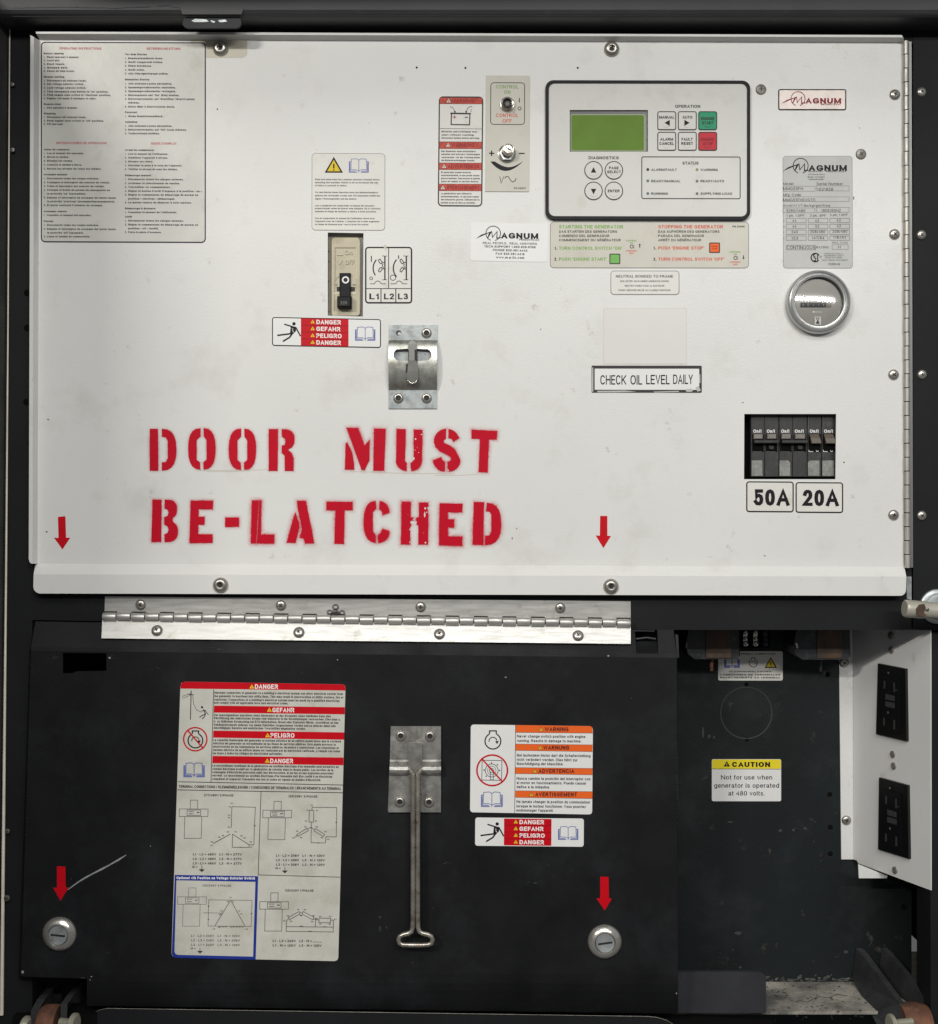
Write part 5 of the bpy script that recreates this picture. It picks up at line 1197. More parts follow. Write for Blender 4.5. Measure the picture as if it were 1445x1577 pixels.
# operating instructions
k = K(WP, (0, 0, 3.6125), slope=.004, lean=0)
k.sheet('instruction_sticker', k.rrpts(229, 233, 1146, 1348, 24), 'aged_sheet', label='large grey instruction sticker in four languages at the top left of the white panel', cat='sticker')
k.frame(229, 233, 1146, 1348, 6, 'ink_navy', 24); k.done('border')
k.text(332, 566, 270, 13, 'OPERATING INSTRUCTIONS', 'ink_pink_red', .2); k.done('heading'); k.text(818, 1005, 271, 13, 'BETRIEBSANLEITUNG', 'ink_pink_red', .2)
k.done('heading'); k.text(315, 594, 796, 13, 'INSTRUCCIONES DE OPERACION', 'ink_pink_red', .2); k.done('heading'); k.text(843, 982, 799, 13, "MODE D'EMPLOI", 'ink_pink_red', .2); k.done('heading')
LEFT1 = [(355, 298, 'Before running'), (442, 318, "1. Read operator's manual."), (336, 337, '2. Level unit.'), (362, 357, '3. Block wheels.'), (381, 377, '4. Ground unit.'), (417, 396, '5. Check all fluid levels.'),
 (359, 428, 'Manual starting'), (483, 449, '1. Disconnect all external loads.'), (468, 468, '2. Set voltage selector switch.'), (480, 489, '3. Lock voltage selector switch.'), (605, 510, '4. Turn emergency stop button to "on" position.'), (618, 529, '5. Push engine start switch to "start/run" position.'), (537, 548, '6. Engine will make 3 attempts to start.'),
 (340, 580, 'Remote start'), (432, 600, "1. See operator's manual."), (311, 632, 'Stopping'), (482, 652, '1. Disconnect all external loads.'), (580, 672, '2. Push engine start switch to "off" position.'), (354, 691, '3. Fill fuel tank.')]
LEFT2 = [(388, 832, 'Antes de comenzar'), (469, 853, '1. Lea el manual del operador.'), (385, 874, '2. Nivele la unidad.'), (407, 895, '3. Bloquee las ruedas.'), (458, 917, '4. Conecte la unidad a tierra.'), (566, 939, '5. Revise los niveles de todos los fluidos.'),
 (374, 971, 'Arranque manual'), (553, 993, '1. Desconecte todas las cargas externas.'), (613, 1015, '2. Configure el interruptor del selector de voltaje.'), (583, 1036, '3. Trabe el interruptor del selector de voltaje.'), (612, 1057, '4. Coloque el botón de parada de emergencia en'), (480, 1078, '    la posición "on" (encendido).'), (645, 1100, '5. Empuje el interruptor de arranque del motor hasta'), (641, 1121, '    la posición "start/run" (arranque/funcionamiento).'), (574, 1142, '6. El motor realizará 3 intentos de arranque.'),
 (373, 1176, 'Arranque remoto'), (511, 1197, '1. Consulte el manual del operador.'), (297, 1231, 'Parada'), (553, 1252, '1. Desconecte todas las cargas externas.'), (645, 1274, '2. Empuje el interruptor de arranque del motor hasta'), (467, 1295, '    la posición "off" (apagado).'), (503, 1316, '3. Llene el tanque de combustible.')]
RIGHT1 = [(818, 303, 'Vor dem Starten'), (908, 325, '1. Benutzerhandbuch lesen.'), (908, 346, '2. Gerät waagerecht stellen.'), (846, 367, '3. Räder blockieren.'), (806, 389, '4. Gerät erden.'), (938, 410, '5. Alle Flüssigkeitspegel prüfen.'),
 (832, 443, 'Manuelles Starten'), (960, 466, '1. Alle externen Lasten abschalten.'), (980, 487, '2. Spannungswahlschalter einstellen.'), (980, 508, '3. Spannungswahlschalter verriegeln.'), (1000, 530, '4. Notstoptaste auf "On" (Ein) stellen.'), (1083, 551, '5. Motorstartschalter auf "Start/Run" (Start/Laufen)'), (778, 572, '    drücken.'), (974, 594, '6. Motor führt 3 Startversuche durch.'),
 (765, 625, 'Fernstart'), (910, 647, '1. Siehe Benutzerhandbuch.'), (765, 679, 'Anhalten'), (960, 701, '1. Alle externen Lasten abschalten.'), (1040, 722, '2. Motorstartschalter auf "Off" (Aus) drücken.'), (890, 743, '3. Treibstofftank befüllen.')]
RIGHT2 = [(858, 835, 'Avant de commencer'), (938, 857, "1. Lire le manuel de l'utilisateur."), (935, 878, "2. Stabiliser l'appareil à niveau."), (853, 899, '3. Bloquer les roues.'), (1014, 921, "4. Effectuer la mise à la terre de l'appareil."), (990, 942, '5. Vérifier le niveau de tous les fluides.'),
 (842, 976, 'Démarrage manuel'), (1023, 998, '1. Déconnecter toutes les charges externes.'), (1003, 1020, '2. Actionner le sélectionneur de tension.'), (951, 1041, '3. Verrouiller ce commutateur.'), (1128, 1063, "4. Régler le bouton d'arrêt d'urgence à la position < on >."), (1103, 1084, '5. Régler le commutateur de démarrage du moteur en'), (975, 1106, '    position < start/run > (démarrage).'), (1068, 1127, '6. Le moteur tentera de démarrer à trois reprises.'),
 (866, 1160, 'Démarrage à distance'), (983, 1181, "1. Consulter le manuel de l'utilisateur"), (735, 1206, 'Arrêt'), (1023, 1228, '1. Déconnecter toutes les charges externes.'), (1103, 1250, '2. Régler le commutateur de démarrage du moteur en'), (884, 1271, '    position < off > (arrêt).'), (900, 1292, "3. Faire le plein d'essence.")]
for rows, u0 in ((LEFT1, 245), (LEFT2, 245), (RIGHT1, 697), (RIGHT2, 697)):
    for u1, v, t in rows:
        ind = 18 if t.startswith('    ') else 0; t = t.strip()
        if t[0].isdigit(): k.text(u0, None, v, 10.5, t[:2], 'ink_grey', .24); k.text(u0 + 18, u1, v, 10.5, t[3:], 'ink_grey', .24)
        else: k.text(u0 + ind, u1, v, 10.5, t, 'ink_grey', .26 if not ind else .24)
k.done('lettering')

# read the manual sticker
k = K(WP, (400, 200, 3.428), slope=.004, lean=-.002)
k.sheet('manual_sticker', k.rrpts(276, 123, 663, 530, 20), 'white_sheet', label='pale rounded sticker with yellow warning triangle and blue open book above the tan breaker', cat='sticker')
k.frame(276, 123, 663, 530, 2.2, 'ink_faded', 20); k.done('border')
k.alert(392, 199, 46, 'ink_yellow', 'ink_black'); k.done('warning_triangle')
k.book(524, 190, 104, h=74); k.done('book_pictogram')
T = ["Read and understand the complete operator's manual before", 'operating this machine. Failure to do so increases the risk', 'of injury to yourself or others.', 'Vor dem Betrieb dieser Maschine muss das Bedienerhandbuch', 'gelesen und verstanden worden sein. Die Unkenntnis erhöht das', 'eigene Verletzungsrisiko und das anderer.', 'Lea y asegúrese de comprender el manual del operador', 'proporcionado antes de operar esta máquina. De lo contrario,', 'aumenta el riesgo de lesiones a usted y a otras personas.', "Lire et comprendre le manuel de l'utilisateur fourni avec", "l'appareil avant de l'utiliser. L'omission de le faire augmente", 'le risque de blessure pour vous et pour les autres.']
for (u1, v), t in zip([(633, 262), (625, 278), (462, 294), (625, 330), (636, 347), (514, 364), (606, 400), (640, 415), (617, 431), (609, 467), (632, 483), (577, 499)], T): k.text(293, u1, v, 8.5, t, 'ink_grey', .18)
k.done('lettering')

# L1 L2 L3
k = K(WP, (490, 350, 9.03), slope=.001)
k.sheet('phase_sticker', k.rrpts(654, 272, 1310, 1060, 48), 'white_sheet', label='white black bordered sticker reading L1 L2 L3 with lever diagrams, right of the tan breaker', cat='sticker')
k.frame(654, 272, 1310, 1060, 20, 'ink_black', 48); k.done('border')
k.line([(982, 288), (982, 852)], 11, 'ink_black'); k.line([(670, 854), (1296, 854)], 11, 'ink_black'); k.line([(876, 856), (876, 1045)], 13, 'ink_black'); k.line([(1082, 856), (1082, 1045)], 13, 'ink_black'); k.done('dividing_line')
k.text(714, 852, 962, 82, 'L1', 'ink_black', .19); k.text(918, 1058, 962, 82, 'L2', 'ink_black', .19); k.text(1112, 1252, 962, 82, 'L3', 'ink_black', .19); k.done('lettering')
for dx, big in ((0, 0), (298, 1)):
    k.ring(942 + dx - (15 if big else 0), 570, 175 if not big else 178, 17, 'ink_navy', 12, a0=145 if not big else 138, a1=222 if not big else 222)
    k.line([(742, 398), (742, 484)] if not big else [(1121, 390), (1121, 440)], 14, 'ink_grey')
    k.ring(740 if not big else 1043, 712 if not big else 702, 20 if not big else 37, 9, 'ink_navy' if big else 'ink_grey', 20)
    k.line([(930 + dx, 400), (930 + dx, 735)], 18, 'ink_black')
    for vv, sg in ((400, 1), (732, -1)): k.line([(890 + dx, vv), (920 + dx, vv), (930 + dx, vv + 14 * sg), (945 + dx, vv), (960 + dx, vv)], 8, 'ink_black')
    for vv, sg in ((478, 1), (590, -1)):
        k.line([(845 + dx, vv - 26 * sg), (862 + dx, vv - 34 * sg), (892 + dx, vv + 6 * sg), (886 + dx, vv + 30 * sg), (866 + dx, vv + 26 * sg), (842 + dx, vv - 8 * sg)], 11, 'ink_black', closed=True)
        k.line([(892 + dx, vv + 10 * sg), (922 + dx, vv + (12 if sg > 0 else 10) * sg)], 10, 'ink_black'); 
    k.line([(905 + dx, 505), (895 + dx, 530), (912 + dx, 572)], 10, 'ink_black')
    k.line([(722 + dx - (8 if big else 0), 787), (784 + dx, 787), (800 + dx, 760), (830 + dx, 746), (860 + dx, 760), (880 + dx, 787), (944 + dx, 787)], 9, 'ink_grey')
k.done('lever_diagram')
k.poly([(915, 255), (935, 240), (952, 260), (950, 330), (938, 325), (930, 290), (912, 280)], 'old_glue'); k.done('torn_speck')

def danger(fn, crop, u0, v0, u1, v1, border, label, slope, lean=0):
    k = K(fn, crop, slope, lean); w = u1 - u0; h = v1 - v0
    k.sheet('danger_sticker', k.rrpts(u0, v0, u1, v1, 14), 'clean_sheet', label=label, cat='sticker')
    xa, xb = u0 + w * .265, u0 + w * .702
    if border: k.frame(u0, v0, u1, v1, 5, 'ink_black', 14); k.done('border')
    P_ = lambda a, b: k.sk(u0, v0, a, b)
    k.rect(xa, P_(xa, v0 + 4)[1], xb, P_(xa, v1 - 4)[1], 'ink_red'); k.done('red_field')
    for i, t in enumerate(('DANGER', 'GEFAHR', 'PELIGRO', 'DANGER')):
        vc = v0 + h * (.145 + .237 * i); vv = P_(xa, vc)[1]
        if i: k.line([(xa, vv - h * .118), (xb, vv - h * .118 + slope * (xb - xa))], 1.6, 'ink_dull_red' if 0 else 'ink_black')
        k.alert(xa + w * .108, vv + 1 + slope * 50, h * .085, 'ink_yellow', None)
        wd = {'DANGER': .225, 'GEFAHR': .220, 'PELIGRO': .232}[t]
        k.text(xa + w * .142, xa + w * (.142 + wd), vv + slope * 60, h * .150, t, 'ink_white', .20, .13)
        k.done('heading')
    k.shock(u0 + w * .155, P_(u0 + w * .14, v0 + h * .5)[1], w / 580.0); k.done('shock_pictogram')
    k.book(u0 + w * .855, P_(u0 + w * .855, v0 + h * .52)[1], w * .185, h=h * .48); k.done('book_pictogram')
danger(WP, (400, 200, 3.428), 66, 988, 641, 1140, True, 'red and white danger sticker with black border left of the latch catch', .020)

# battery warning
k = K(WP, (660, 100, 6.856), slope=.006, lean=-.010)
k.sheet('battery_sticker', k.rrpts(110, 332, 580, 1493, 45), 'white_sheet', label='narrow faded red and white warning sticker with a battery drawing, left of the switch plate', cat='sticker')
k.frame(110, 332, 580, 1493, 13, 'ink_grey', 45); k.line([(122, 673), (568, 677)], 5, 'ink_grey'); k.done('border')
for a, b in ((345, 412), (812, 885), (1035, 1107), (1258, 1330)):
    o = -.010 * (a - 332); k.rect(122 + o, a, 568 + o, b, 'ink_faded_red'); k.line([(122 + o, a), (568 + o, a + 2)], 4, 'ink_grey'); k.line([(122 + o, b), (568 + o, b + 2)], 4, 'ink_grey'); k.done('red_band')
for a, b, c_, t, u1 in ((213, 384, 250, 'WARNING', 478), (208, 852, 245, 'WARNUNG', 485), (166, 1076, 205, 'ADVERTENCIA', 538), (152, 1300, 195, 'AVERTISSEMENT', 538)):
    k.alert(a, b, 33, 'old_glue', 'ink_dull_red', 'ink_dull_red'); k.text(c_, u1, b - 5, 40, t, 'ink_dull_red', .17); k.done('heading')
TX = [(138, 512, 704, 'Batteries and switchgear may'), (138, 485, 739, 'start without warning.'), (138, 540, 772, 'Disconnect battery before servicing.'),
 (136, 498, 912, 'Der Generator kann automatisch'), (136, 542, 943, 'anlaufen und schwere Verletzungen'), (136, 545, 976, 'verursachen. Vor der Wartung immer'), (136, 490, 1008, 'die Batterieverbindungen trennen.'),
 (134, 450, 1134, 'El generador puede arrancar'), (134, 538, 1166, 'automáticamente, lo que puede causar'), (134, 542, 1198, 'graves lesiones. Desconecte la batería'), (134, 530, 1230, 'antes de realizar el servicio técnico.'),
 (132, 455, 1358, 'La génératrice peut démarrer'), (132, 535, 1390, 'automatiquement, ce qui peut causer'), (132, 538, 1422, 'des blessures graves. Débrancher la'), (132, 495, 1455, 'batterie avant de faire un entretien.')]
for a, b, c_, t in TX: k.text(a, b, c_, 17, t, 'ink_grey', .17)
k.done('lettering')
k.line([(243, 515), (438, 518), (434, 634), (240, 631)], 11, 'ink_grey', closed=True); k.line([(232, 512), (448, 516)], 14, 'ink_grey')
k.line([(256, 551), (294, 552)], 9, 'ink_pink_red'); k.line([(275, 535), (275, 570)], 9, 'ink_pink_red'); k.line([(385, 554), (418, 555)], 9, 'ink_grey')
k.line([(280, 510), (272, 475), (255, 452), (228, 442)], 5, 'ink_grey'); k.line([(398, 510), (405, 475), (425, 448), (462, 438)], 5, 'ink_grey'); k.line([(455, 470), (448, 486), (455, 500)], 4, 'ink_grey')
k.poly([(268, 490), (292, 490), (280, 512)], 'ink_grey'); k.poly([(386, 490), (410, 490), (398, 512)], 'ink_grey'); k.done('battery_pictogram')

# switch plate
k = K(WP, (660, 100, 6.856), slope=.004, lean=-.006)
k.sheet('switch_plate', k.rrpts(606, 114, 1070, 1338, 8), 'tan_sheet', thick=.0012, label='tall beige switch plate carrying the control toggle and the voltage knob', cat='switch plate')
k.frame(655, 187, 1020, 635, 8, 'ink_grey', 38); k.done('outline')
k.text(712, 952, 233, 38, 'CONTROL', 'ink_soft_green', .17); k.text(800, 865, 290, 38, 'ON', 'ink_soft_green', .17); k.text(712, 948, 535, 38, 'CONTROL', 'ink_orange_red', .17); k.text(782, 880, 594, 38, 'OFF', 'ink_orange_red', .17)
k.line([(960, 352), (960, 400)], 10, 'ink_grey'); k.ring(962, 463, 17, 8, 'ink_grey', 16); k.text(903, 1028, 1304, 19, 'PN 20027', 'ink_grey', .2)
k.line([(640, 935), (695, 937)], 13, 'ink_black'); k.line([(667, 908), (667, 965)], 13, 'ink_black'); k.line([(956, 937), (1016, 938)], 13, 'ink_black')
n_ = 14; up = [(700 + 295 * i / n_, 1022 + 60 * math.sin(PI * i / n_)) for i in range(n_ + 1)]; dn = [(655 + 342 * i / n_, 1022 + 100 * math.sin(PI * (i / n_) ** .92) ** .9) for i in range(n_ + 1)]
for i in range(n_):
    k.m.face([k.pt(*q) for q in (up[i], up[i + 1], (dn[i + 1][0], dn[i + 1][1]), dn[i])], 'ink_black')
k.line([(752, 1180), (768, 1250), (795, 1182)], 7, 'ink_grey'); k.line([(803, 1200), (822, 1180), (845, 1184), (868, 1222), (890, 1240), (915, 1225), (927, 1200)], 8, 'ink_grey'); k.done('lettering')
def pxc(u, v, c): return (c[0] + u / c[2], c[1] + v / c[2])
c_ = (660, 100, 6.856); hp = PF - .0012
t = thing('toggle_switch', 'chrome toggle switch pointing down at CONTROL OFF on the beige plate', 'toggle switch', P(*pxc(832, 418, c_), hp))
a = P(*pxc(832, 418, c_), hp); m = M(); m.lathe(a, [(11.6 * S, 0), (11.6 * S, .0012), (10.8 * S, .002), (10 * S, .002), (10 * S, .006), (8.9 * S, .0068), (7.4 * S, .0064), (7 * S, .002)], 'chrome', 28, caps=False); part('bushing', m, t)
m = M(); m.lathe(a + Vector((0, -.002, 0)), [(7.4 * S, 0), (.0001, .0001)], 'dark_slot', 18, caps=False); part('socket', m, t)
m = M(); b = a + Vector((0, -.013, -.0035)); m.tube([a + Vector((0, -.002, 0)), a.lerp(b, .6), b, b + Vector((0, -.002, -.0004))], [2.6 * S, 3.4 * S, 4.2 * S, 2.4 * S], 'hinge_leaf_dark', 14); part('lever', m, t)
t = thing('voltage_knob', 'slotted chrome adjustment knob above the black voltage wedge', 'knob', P(*pxc(832, 940, c_), hp))
a = P(*pxc(828, 940, c_), hp); m = M(); m.lathe(a, [(14 * S, 0), (14 * S, .001), (12 * S, .0016)], 'chrome', 28, caps=False); part('washer', m, t)
m = M(); m.lathe(a, [(12.2 * S, .0012), (12.2 * S, .0045), (11.4 * S, .0052), (8.5 * S, .0052)], 'bezel_metal', 6, caps=False); part('nut', m, t)
b = P(*pxc(840, 905, c_), hp) + Vector((0, 0, -.002)); m = M(); m.lathe(b, [(9.3 * S, .003), (9.3 * S, .012), (8.6 * S, .0135), (7.6 * S, .0128), (6.8 * S, .0135), (6.0 * S, .0145), (.0001, .0146)], 'chrome', 28, caps=False); sh = part('shaft', m, t)
m = M(); y = b.y - .0148; m.face([(b.x - .0040, y, b.z + .0018), (b.x + .0035, y, b.z - .0025), (b.x + .0042, y, b.z - .0013), (b.x - .0032, y, b.z + .0030)], 'dark_slot'); part('slot', m, sh)

# support sticker
k = K(WP, (720, 330, 3.211), slope=.018, lean=-.012)
k.sheet('support_sticker', k.rrpts(18, 42, 398, 230, 10), 'clean_sheet', label='small white sticker with black emblem, phone and fax numbers, below the switch plate', cat='sticker')
brand_logo(k, 42, 58, 312, 'ink_black'); k.done('emblem')
k.text(257, 356, 126, 8, 'PRODUCTS LLC', 'ink_black', .22); k.text(76, 344, 142, 11, 'REAL PEOPLE.  REAL ANSWERS', 'ink_grey', .17); k.text(83, 337, 159, 11, 'TECH SUPPORT 1-800-926-9768', 'ink_grey', .2); k.text(126, 297, 177, 11, 'PHONE 920-361-4442', 'ink_grey', .2)
k.text(140, 282, 195, 11, 'FAX 920-361-4416', 'ink_grey', .2); k.text(142, 281, 213, 11, 'www.m-p-llc.com', 'ink_grey', .2); k.done('lettering')

# starting / stopping
k = K(WP, (720, 330, 3.211), slope=.001, lean=-.003)
k.sheet('procedure_sticker', k.rrpts(409, 36, 1392, 266, 20), 'tan_sheet', label='wide beige sticker with green starting and red stopping steps under the digital controller', cat='sticker')
k.frame(409, 36, 1392, 266, 2.5, 'ink_faded', 20); k.done('border')
k.text(453, 770, 62, 17, 'STARTING THE GENERATOR', 'ink_green', .2); k.text(944, 1264, 62, 17, 'STOPPING THE GENERATOR', 'ink_orange_red', .2)
for v, t in ((168, 'TURN CONTROL SWITCH "ON"'), (222, 'PUSH "ENGINE START"')): k.text(453, 764 if v < 200 else 690, v, 16, t, 'ink_green', .2)
for v, t, u1 in ((167, 'PUSH "ENGINE STOP"', 1170), (222, 'TURN CONTROL SWITCH "OFF"', 1270)): k.text(944, u1, v, 16, t, 'ink_orange_red', .2)
k.done('step_lettering')
for u, v, t in ((431, 168, '1.'), (430, 222, '2.'), (920, 167, '1.'), (920, 222, '2.')): k.text(u, u + 14, v, 15, t, 'ink_black', .22)
for a, b, v, t in ((453, 740, 86, 'DAS STARTEN DES GENERATORS'), (453, 702, 107, 'COMIENZO DEL GENERADOR'), (453, 758, 128, 'COMMENCEMENT DU GÉNÉRATEUR'), (943, 1246, 86, 'DAS AUFHÖREN DES GENERATORS'), (943, 1170, 107, 'PARADA DEL GENERADOR'), (943, 1155, 128, 'ARRÊT DU GÉNÉRATEUR')): k.text(a, b, v, 12, t, 'ink_black', .18)
k.text(1310, 1370, 61, 9, 'PN 20006', 'ink_grey', .22)
for du, dv in ((0, 0), (513, 56)):
    k.ring(812 + du, 160 + dv, 8, 3.5, 'ink_black', 12); k.line([(824 + du, 154 + dv), (824 + du, 158 + dv)], 3, 'ink_black'); k.line([(824 + du, 164 + dv), (824 + du, 170 + dv)], 3, 'ink_black')
    k.line([(852 + du, 147 + dv), (852 + du, 166 + dv)], 4, 'ink_black'); k.disc(852 + du, 151 + dv + (10 if du else 0), 4.5, 'ink_black', 8)
k.done('lettering')
for du, dv in ((0, 0), (513, 56)):
    k.text(783 + du, 838 + du, 131 + dv, 8, 'CONTROL', 'ink_green', .2); k.text(803 + du, 818 + du, 143 + dv, 8, 'ON', 'ink_green', .2); k.text(784 + du, 838 + du, 181 + dv, 8, 'CONTROL', 'ink_orange_red', .2); k.text(800 + du, 823 + du, 193 + dv, 8, 'OFF', 'ink_orange_red', .2)
k.done('switch_drawing')
for u, v, mt, t, nm in ((729, 221, 'led_green_button', 'START', 'start_button_drawing'), (1222, 166, 'ink_orange', 'STOP', 'stop_button_drawing')):
    k.rect(u - 27, v - 26, u + 27, v + 26, 'ink_grey', 6); k.rect(u - 22, v - 21, u + 22, v + 21, mt, 4); k.text(u - 15, u + 15, v - 6, 6, 'ENGINE', 'ink_dull_red' if mt == 'ink_orange' else 'ink_soft_green', .2); k.text(u - 13, u + 13, v + 5, 6, t, 'ink_dull_red' if mt == 'ink_orange' else 'ink_soft_green', .2); k.done(nm)
# neutral bonded
k = K(WP, (720, 330, 3.211), slope=.001)
k.sheet('neutral_sticker', k.rrpts(708, 279, 1048, 398, 17), 'foil_sheet' if 0 else 'white_sheet', label='small rounded sticker reading NEUTRAL BONDED TO FRAME below the beige procedure sticker', cat='sticker')
k.frame(708, 279, 1048, 398, 3, 'ink_faded', 17); k.done('border')
k.text(734, 1017, 307, 13, 'NEUTRAL BONDED TO FRAME', 'ink_grey', .17)
for a, b, v, t in ((756, 995, 331, 'NULLEITER AM RAHMEN ANGESCHLOSSEN'), (778, 974, 354, 'NEUTRO CONECTADO AL BASTIDOR'), (748, 1003, 376, 'POINT NEUTRE RELIÉ AU CADRE PORTEUR')): k.text(a, b, v, 8.5, t, 'ink_grey', .18)
k.done('lettering')
# residue rectangle of a lost sticker
k = K(WP, (820, 400, 2.312), slope=0)
k.sheet('clear_film', k.rrpts(253, 172, 549, 372, 2), 'clear_sheet', thick=.0003, label='blank transparent film rectangle on the panel above the CHECK OIL LEVEL DAILY sign', cat='film')
k.frame(253, 172, 549, 372, 1.2, 'old_glue', 2); k.done('film_edge')
# oil sign
k = K(WP, (820, 400, 2.312), slope=.001)
k.sheet('oil_sign', k.rrpts(211, 377, 603, 473, 3), 'ink_grey', thick=.0006, label='white sign with worn black edge reading CHECK OIL LEVEL DAILY', cat='sign')
k.rect(222, 388, 594, 463, 'clean_sheet', 2); k.done('white_field')
k.text(242, 334, 428, 34, 'CHECK', 'ink_black', .145, .10); k.text(349, 391, 428, 34, 'OIL', 'ink_black', .145, .10); k.text(405, 489, 427, 34, 'LEVEL', 'ink_black', .145, .10); k.text(501, 571, 426, 34, 'DAILY', 'ink_black', .145, .10); k.done('lettering')
for pp in ([(213, 384), (217, 384), (217, 470), (212, 470)], [(230, 467), (330, 466), (372, 470), (300, 472), (232, 472)], [(545, 462), (566, 458), (572, 468), (560, 471), (548, 470)], [(580, 455), (592, 450), (600, 466), (588, 470)], [(592, 410), (598, 408), (598, 440), (594, 438)], [(430, 470), (520, 467), (522, 471), (436, 473)]): k.poly(pp, 'silver_sheet')
k.done('worn_patch')
# 50A / 20A
for u0, v0, u1, v1, t, a, b, vc, lb in ((139, 875, 668, 1218, '50A', 222, 622, 1055, 'white black framed sticker reading 50A under the left breakers'), (688, 884, 1218, 1226, '20A', 768, 1170, 1060, 'white black framed sticker reading 20A under the right breakers')):
    k = K(WP, (1130, 620, 7.225), slope=.006)
    k.sheet('amperage_sticker', k.rrpts(u0, v0, u1, v1, 32), 'white_sheet', label=lb, cat='sticker')
    k.frame(u0, v0, u1, v1, 14, 'ink_black', 32); k.done('border'); k.text(a, b, vc, 182, t, 'ink_black', .215, .09); k.done('lettering')
# small brand plate
k = K(WP, (1190, 120, 5.257), slope=.001)
k.sheet('name_plate', k.rrpts(45, 92, 595, 262, 16), 'foil_sheet', thick=.0008, label='shiny pinkish metal plate with thin black frame and maroon lettering at the upper right', cat='plate')
k.frame(45, 92, 595, 262, 9, 'ink_black', 16); k.done('border'); brand_logo(k, 70, 112, 490, 'ink_dull_red'); k.done('emblem'); k.text(392, 552, 216, 13, 'PRODUCTS LLC', 'ink_dull_red', .22); k.done('lettering')
# rating plate
k = K(WP, (1190, 120, 5.257), slope=.001, lean=.004)
k.sheet('rating_plate', k.rrpts(82, 632, 645, 1541, 26), 'silver_sheet', label='grey rating plate with model and serial number fields above the round hour meter', cat='rating plate')
k.frame(82, 632, 645, 1541, 2.5, 'ink_faded', 26); k.done('border')
brand_logo(k, 82, 650, 525, 'ink_black'); k.done('emblem'); k.text(432, 596, 757, 13, 'PRODUCTS LLC', 'ink_grey', .24)
for a, b, v, t in ((290, 405, 758, 'MADE IN USA'), (288, 420, 782, '215 Power Drive'), (284, 420, 803, 'Berlin, WI 54923'), (288, 410, 822, '1-800-926-9768')): k.text(a, b, v, 11, t, 'ink_grey', .18)
for a, b, v, h, t in ((84, 168, 858, 22, 'Model'), (355, 568, 858, 22, 'Serial Number'), (84, 228, 948, 22, 'Mfg. Code'), (84, 335, 1034, 19, 'Gvwd/Wt WT (lbs/kg)'), (340, 464, 1034, 19, 'rpm/freq'), (112, 258, 1115, 19, '1 ph. 1.0PF'), (302, 432, 1115, 19, '3 ph. .8PF'), (462, 608, 1110, 19, '3 ph. 1.0PF'),
   (86, 246, 898, 24, 'MMG55FH'), (360, 490, 902, 24, '1031858'), (86, 345, 989, 24, 'MMG55FHD/STD'), (110, 264, 1076, 24, '3260/1480'), (395, 552, 1074, 24, '1800/60HZ'),
   (160, 192, 1157, 22, '44'), (342, 376, 1157, 22, '42'), (516, 552, 1154, 22, '42'), (160, 192, 1202, 22, '44'), (344, 376, 1202, 22, '53'), (518, 552, 1200, 22, '42'),
   (152, 202, 1248, 22, '240'), (304, 424, 1246, 22, '208/480'), (484, 604, 1244, 22, '208/480'), (152, 206, 1298, 22, '153'), (318, 418, 1296, 22, '147/64'), (490, 592, 1292, 22, '116/51'),
   (84, 96, 1160, 12, 'kW'), (84, 100, 1206, 12, 'kVA'), (86, 92, 1250, 12, 'V'), (86, 92, 1300, 12, 'A'),
   (114, 345, 1374, 28, 'CONTINUOUS'), (352, 452, 1372, 18, 'RATING'), (482, 608, 1334, 13, 'INSUL. CLASS'), (530, 550, 1370, 20, 'H'), (382, 396, 1450, 16, 'R'), (418, 570, 1424, 11, 'FOR ELECTRICAL'), (414, 574, 1440, 11, 'EQUIPMENT ONLY'), (424, 565, 1456, 11, 'POUR MATERIEL'), (402, 608, 1476, 11, 'ELECTRIQUE SEULEMENT'), (448, 544, 1508, 19, '208649')):
    k.text(a, b, v, h, t, 'ink_grey', .13)
k.done('lettering')
for a, b, c2, d2 in ((82, 876, 344, 920), (352, 873, 620, 917), (82, 962, 620, 1002), (82, 1052, 342, 1094), (352, 1048, 620, 1090), (108, 1354, 348, 1394), (480, 1350, 612, 1390)): k.frame(a, b, c2, d2, 3, 'ink_faded')
for cx0, cx1 in ((108, 272), (286, 448), (461, 623)):
    for r in range(4): k.frame(cx0, 1136 + r * 47.5, cx1, 1174 + r * 47.5, 3, 'ink_faded')
k.done('table_lines')
k.ring(345, 1455, 34, 9, 'ink_black', 22, a0=40, a1=330); k.ring(340, 1438, 10, 7, 'ink_black', 10, a0=60, a1=300); k.line([(330, 1455), (350, 1462), (346, 1480), (325, 1482)], 7, 'ink_black'); k.line([(364, 1432), (364, 1482)], 8, 'ink_black'); k.done('certification_mark')

# digital controller
kc = (660, 90, 2.779)
ctl = thing('digital_controller', 'pale digital controller with green display and dark rounded frame', 'controller', P(996, 339, PF))
k = K(WP, kc, slope=.002); k.root = ctl
fo = k.rrpts(500, 98, 1374, 692, 34); fi = k.rrpts(514, 110, 1361, 678, 26, base=(500, 98))
m = M(); f1 = [k.pt(*p, h=.0045) for p in fo]; f2 = [k.pt(*p, h=.0045) for p in fi]; b1 = [k.pt(*p, h=0) for p in fo]; b3 = [k.pt(*p, h=.002) for p in fi]; n_ = len(f1)
for i in range(n_):
    j = (i + 1) % n_; m.face([f1[i], f1[j], f2[j], f2[i]], 'black_plastic'); m.face([b1[i], b1[j], f1[j], f1[i]], 'black_plastic'); m.face([f2[i], f2[j], b3[j], b3[i]], 'black_plastic')
part('gasket_frame', m, ctl)
m = M(); lcdh = [(604, 224), (938, 224), (938, 402), (604, 402)]
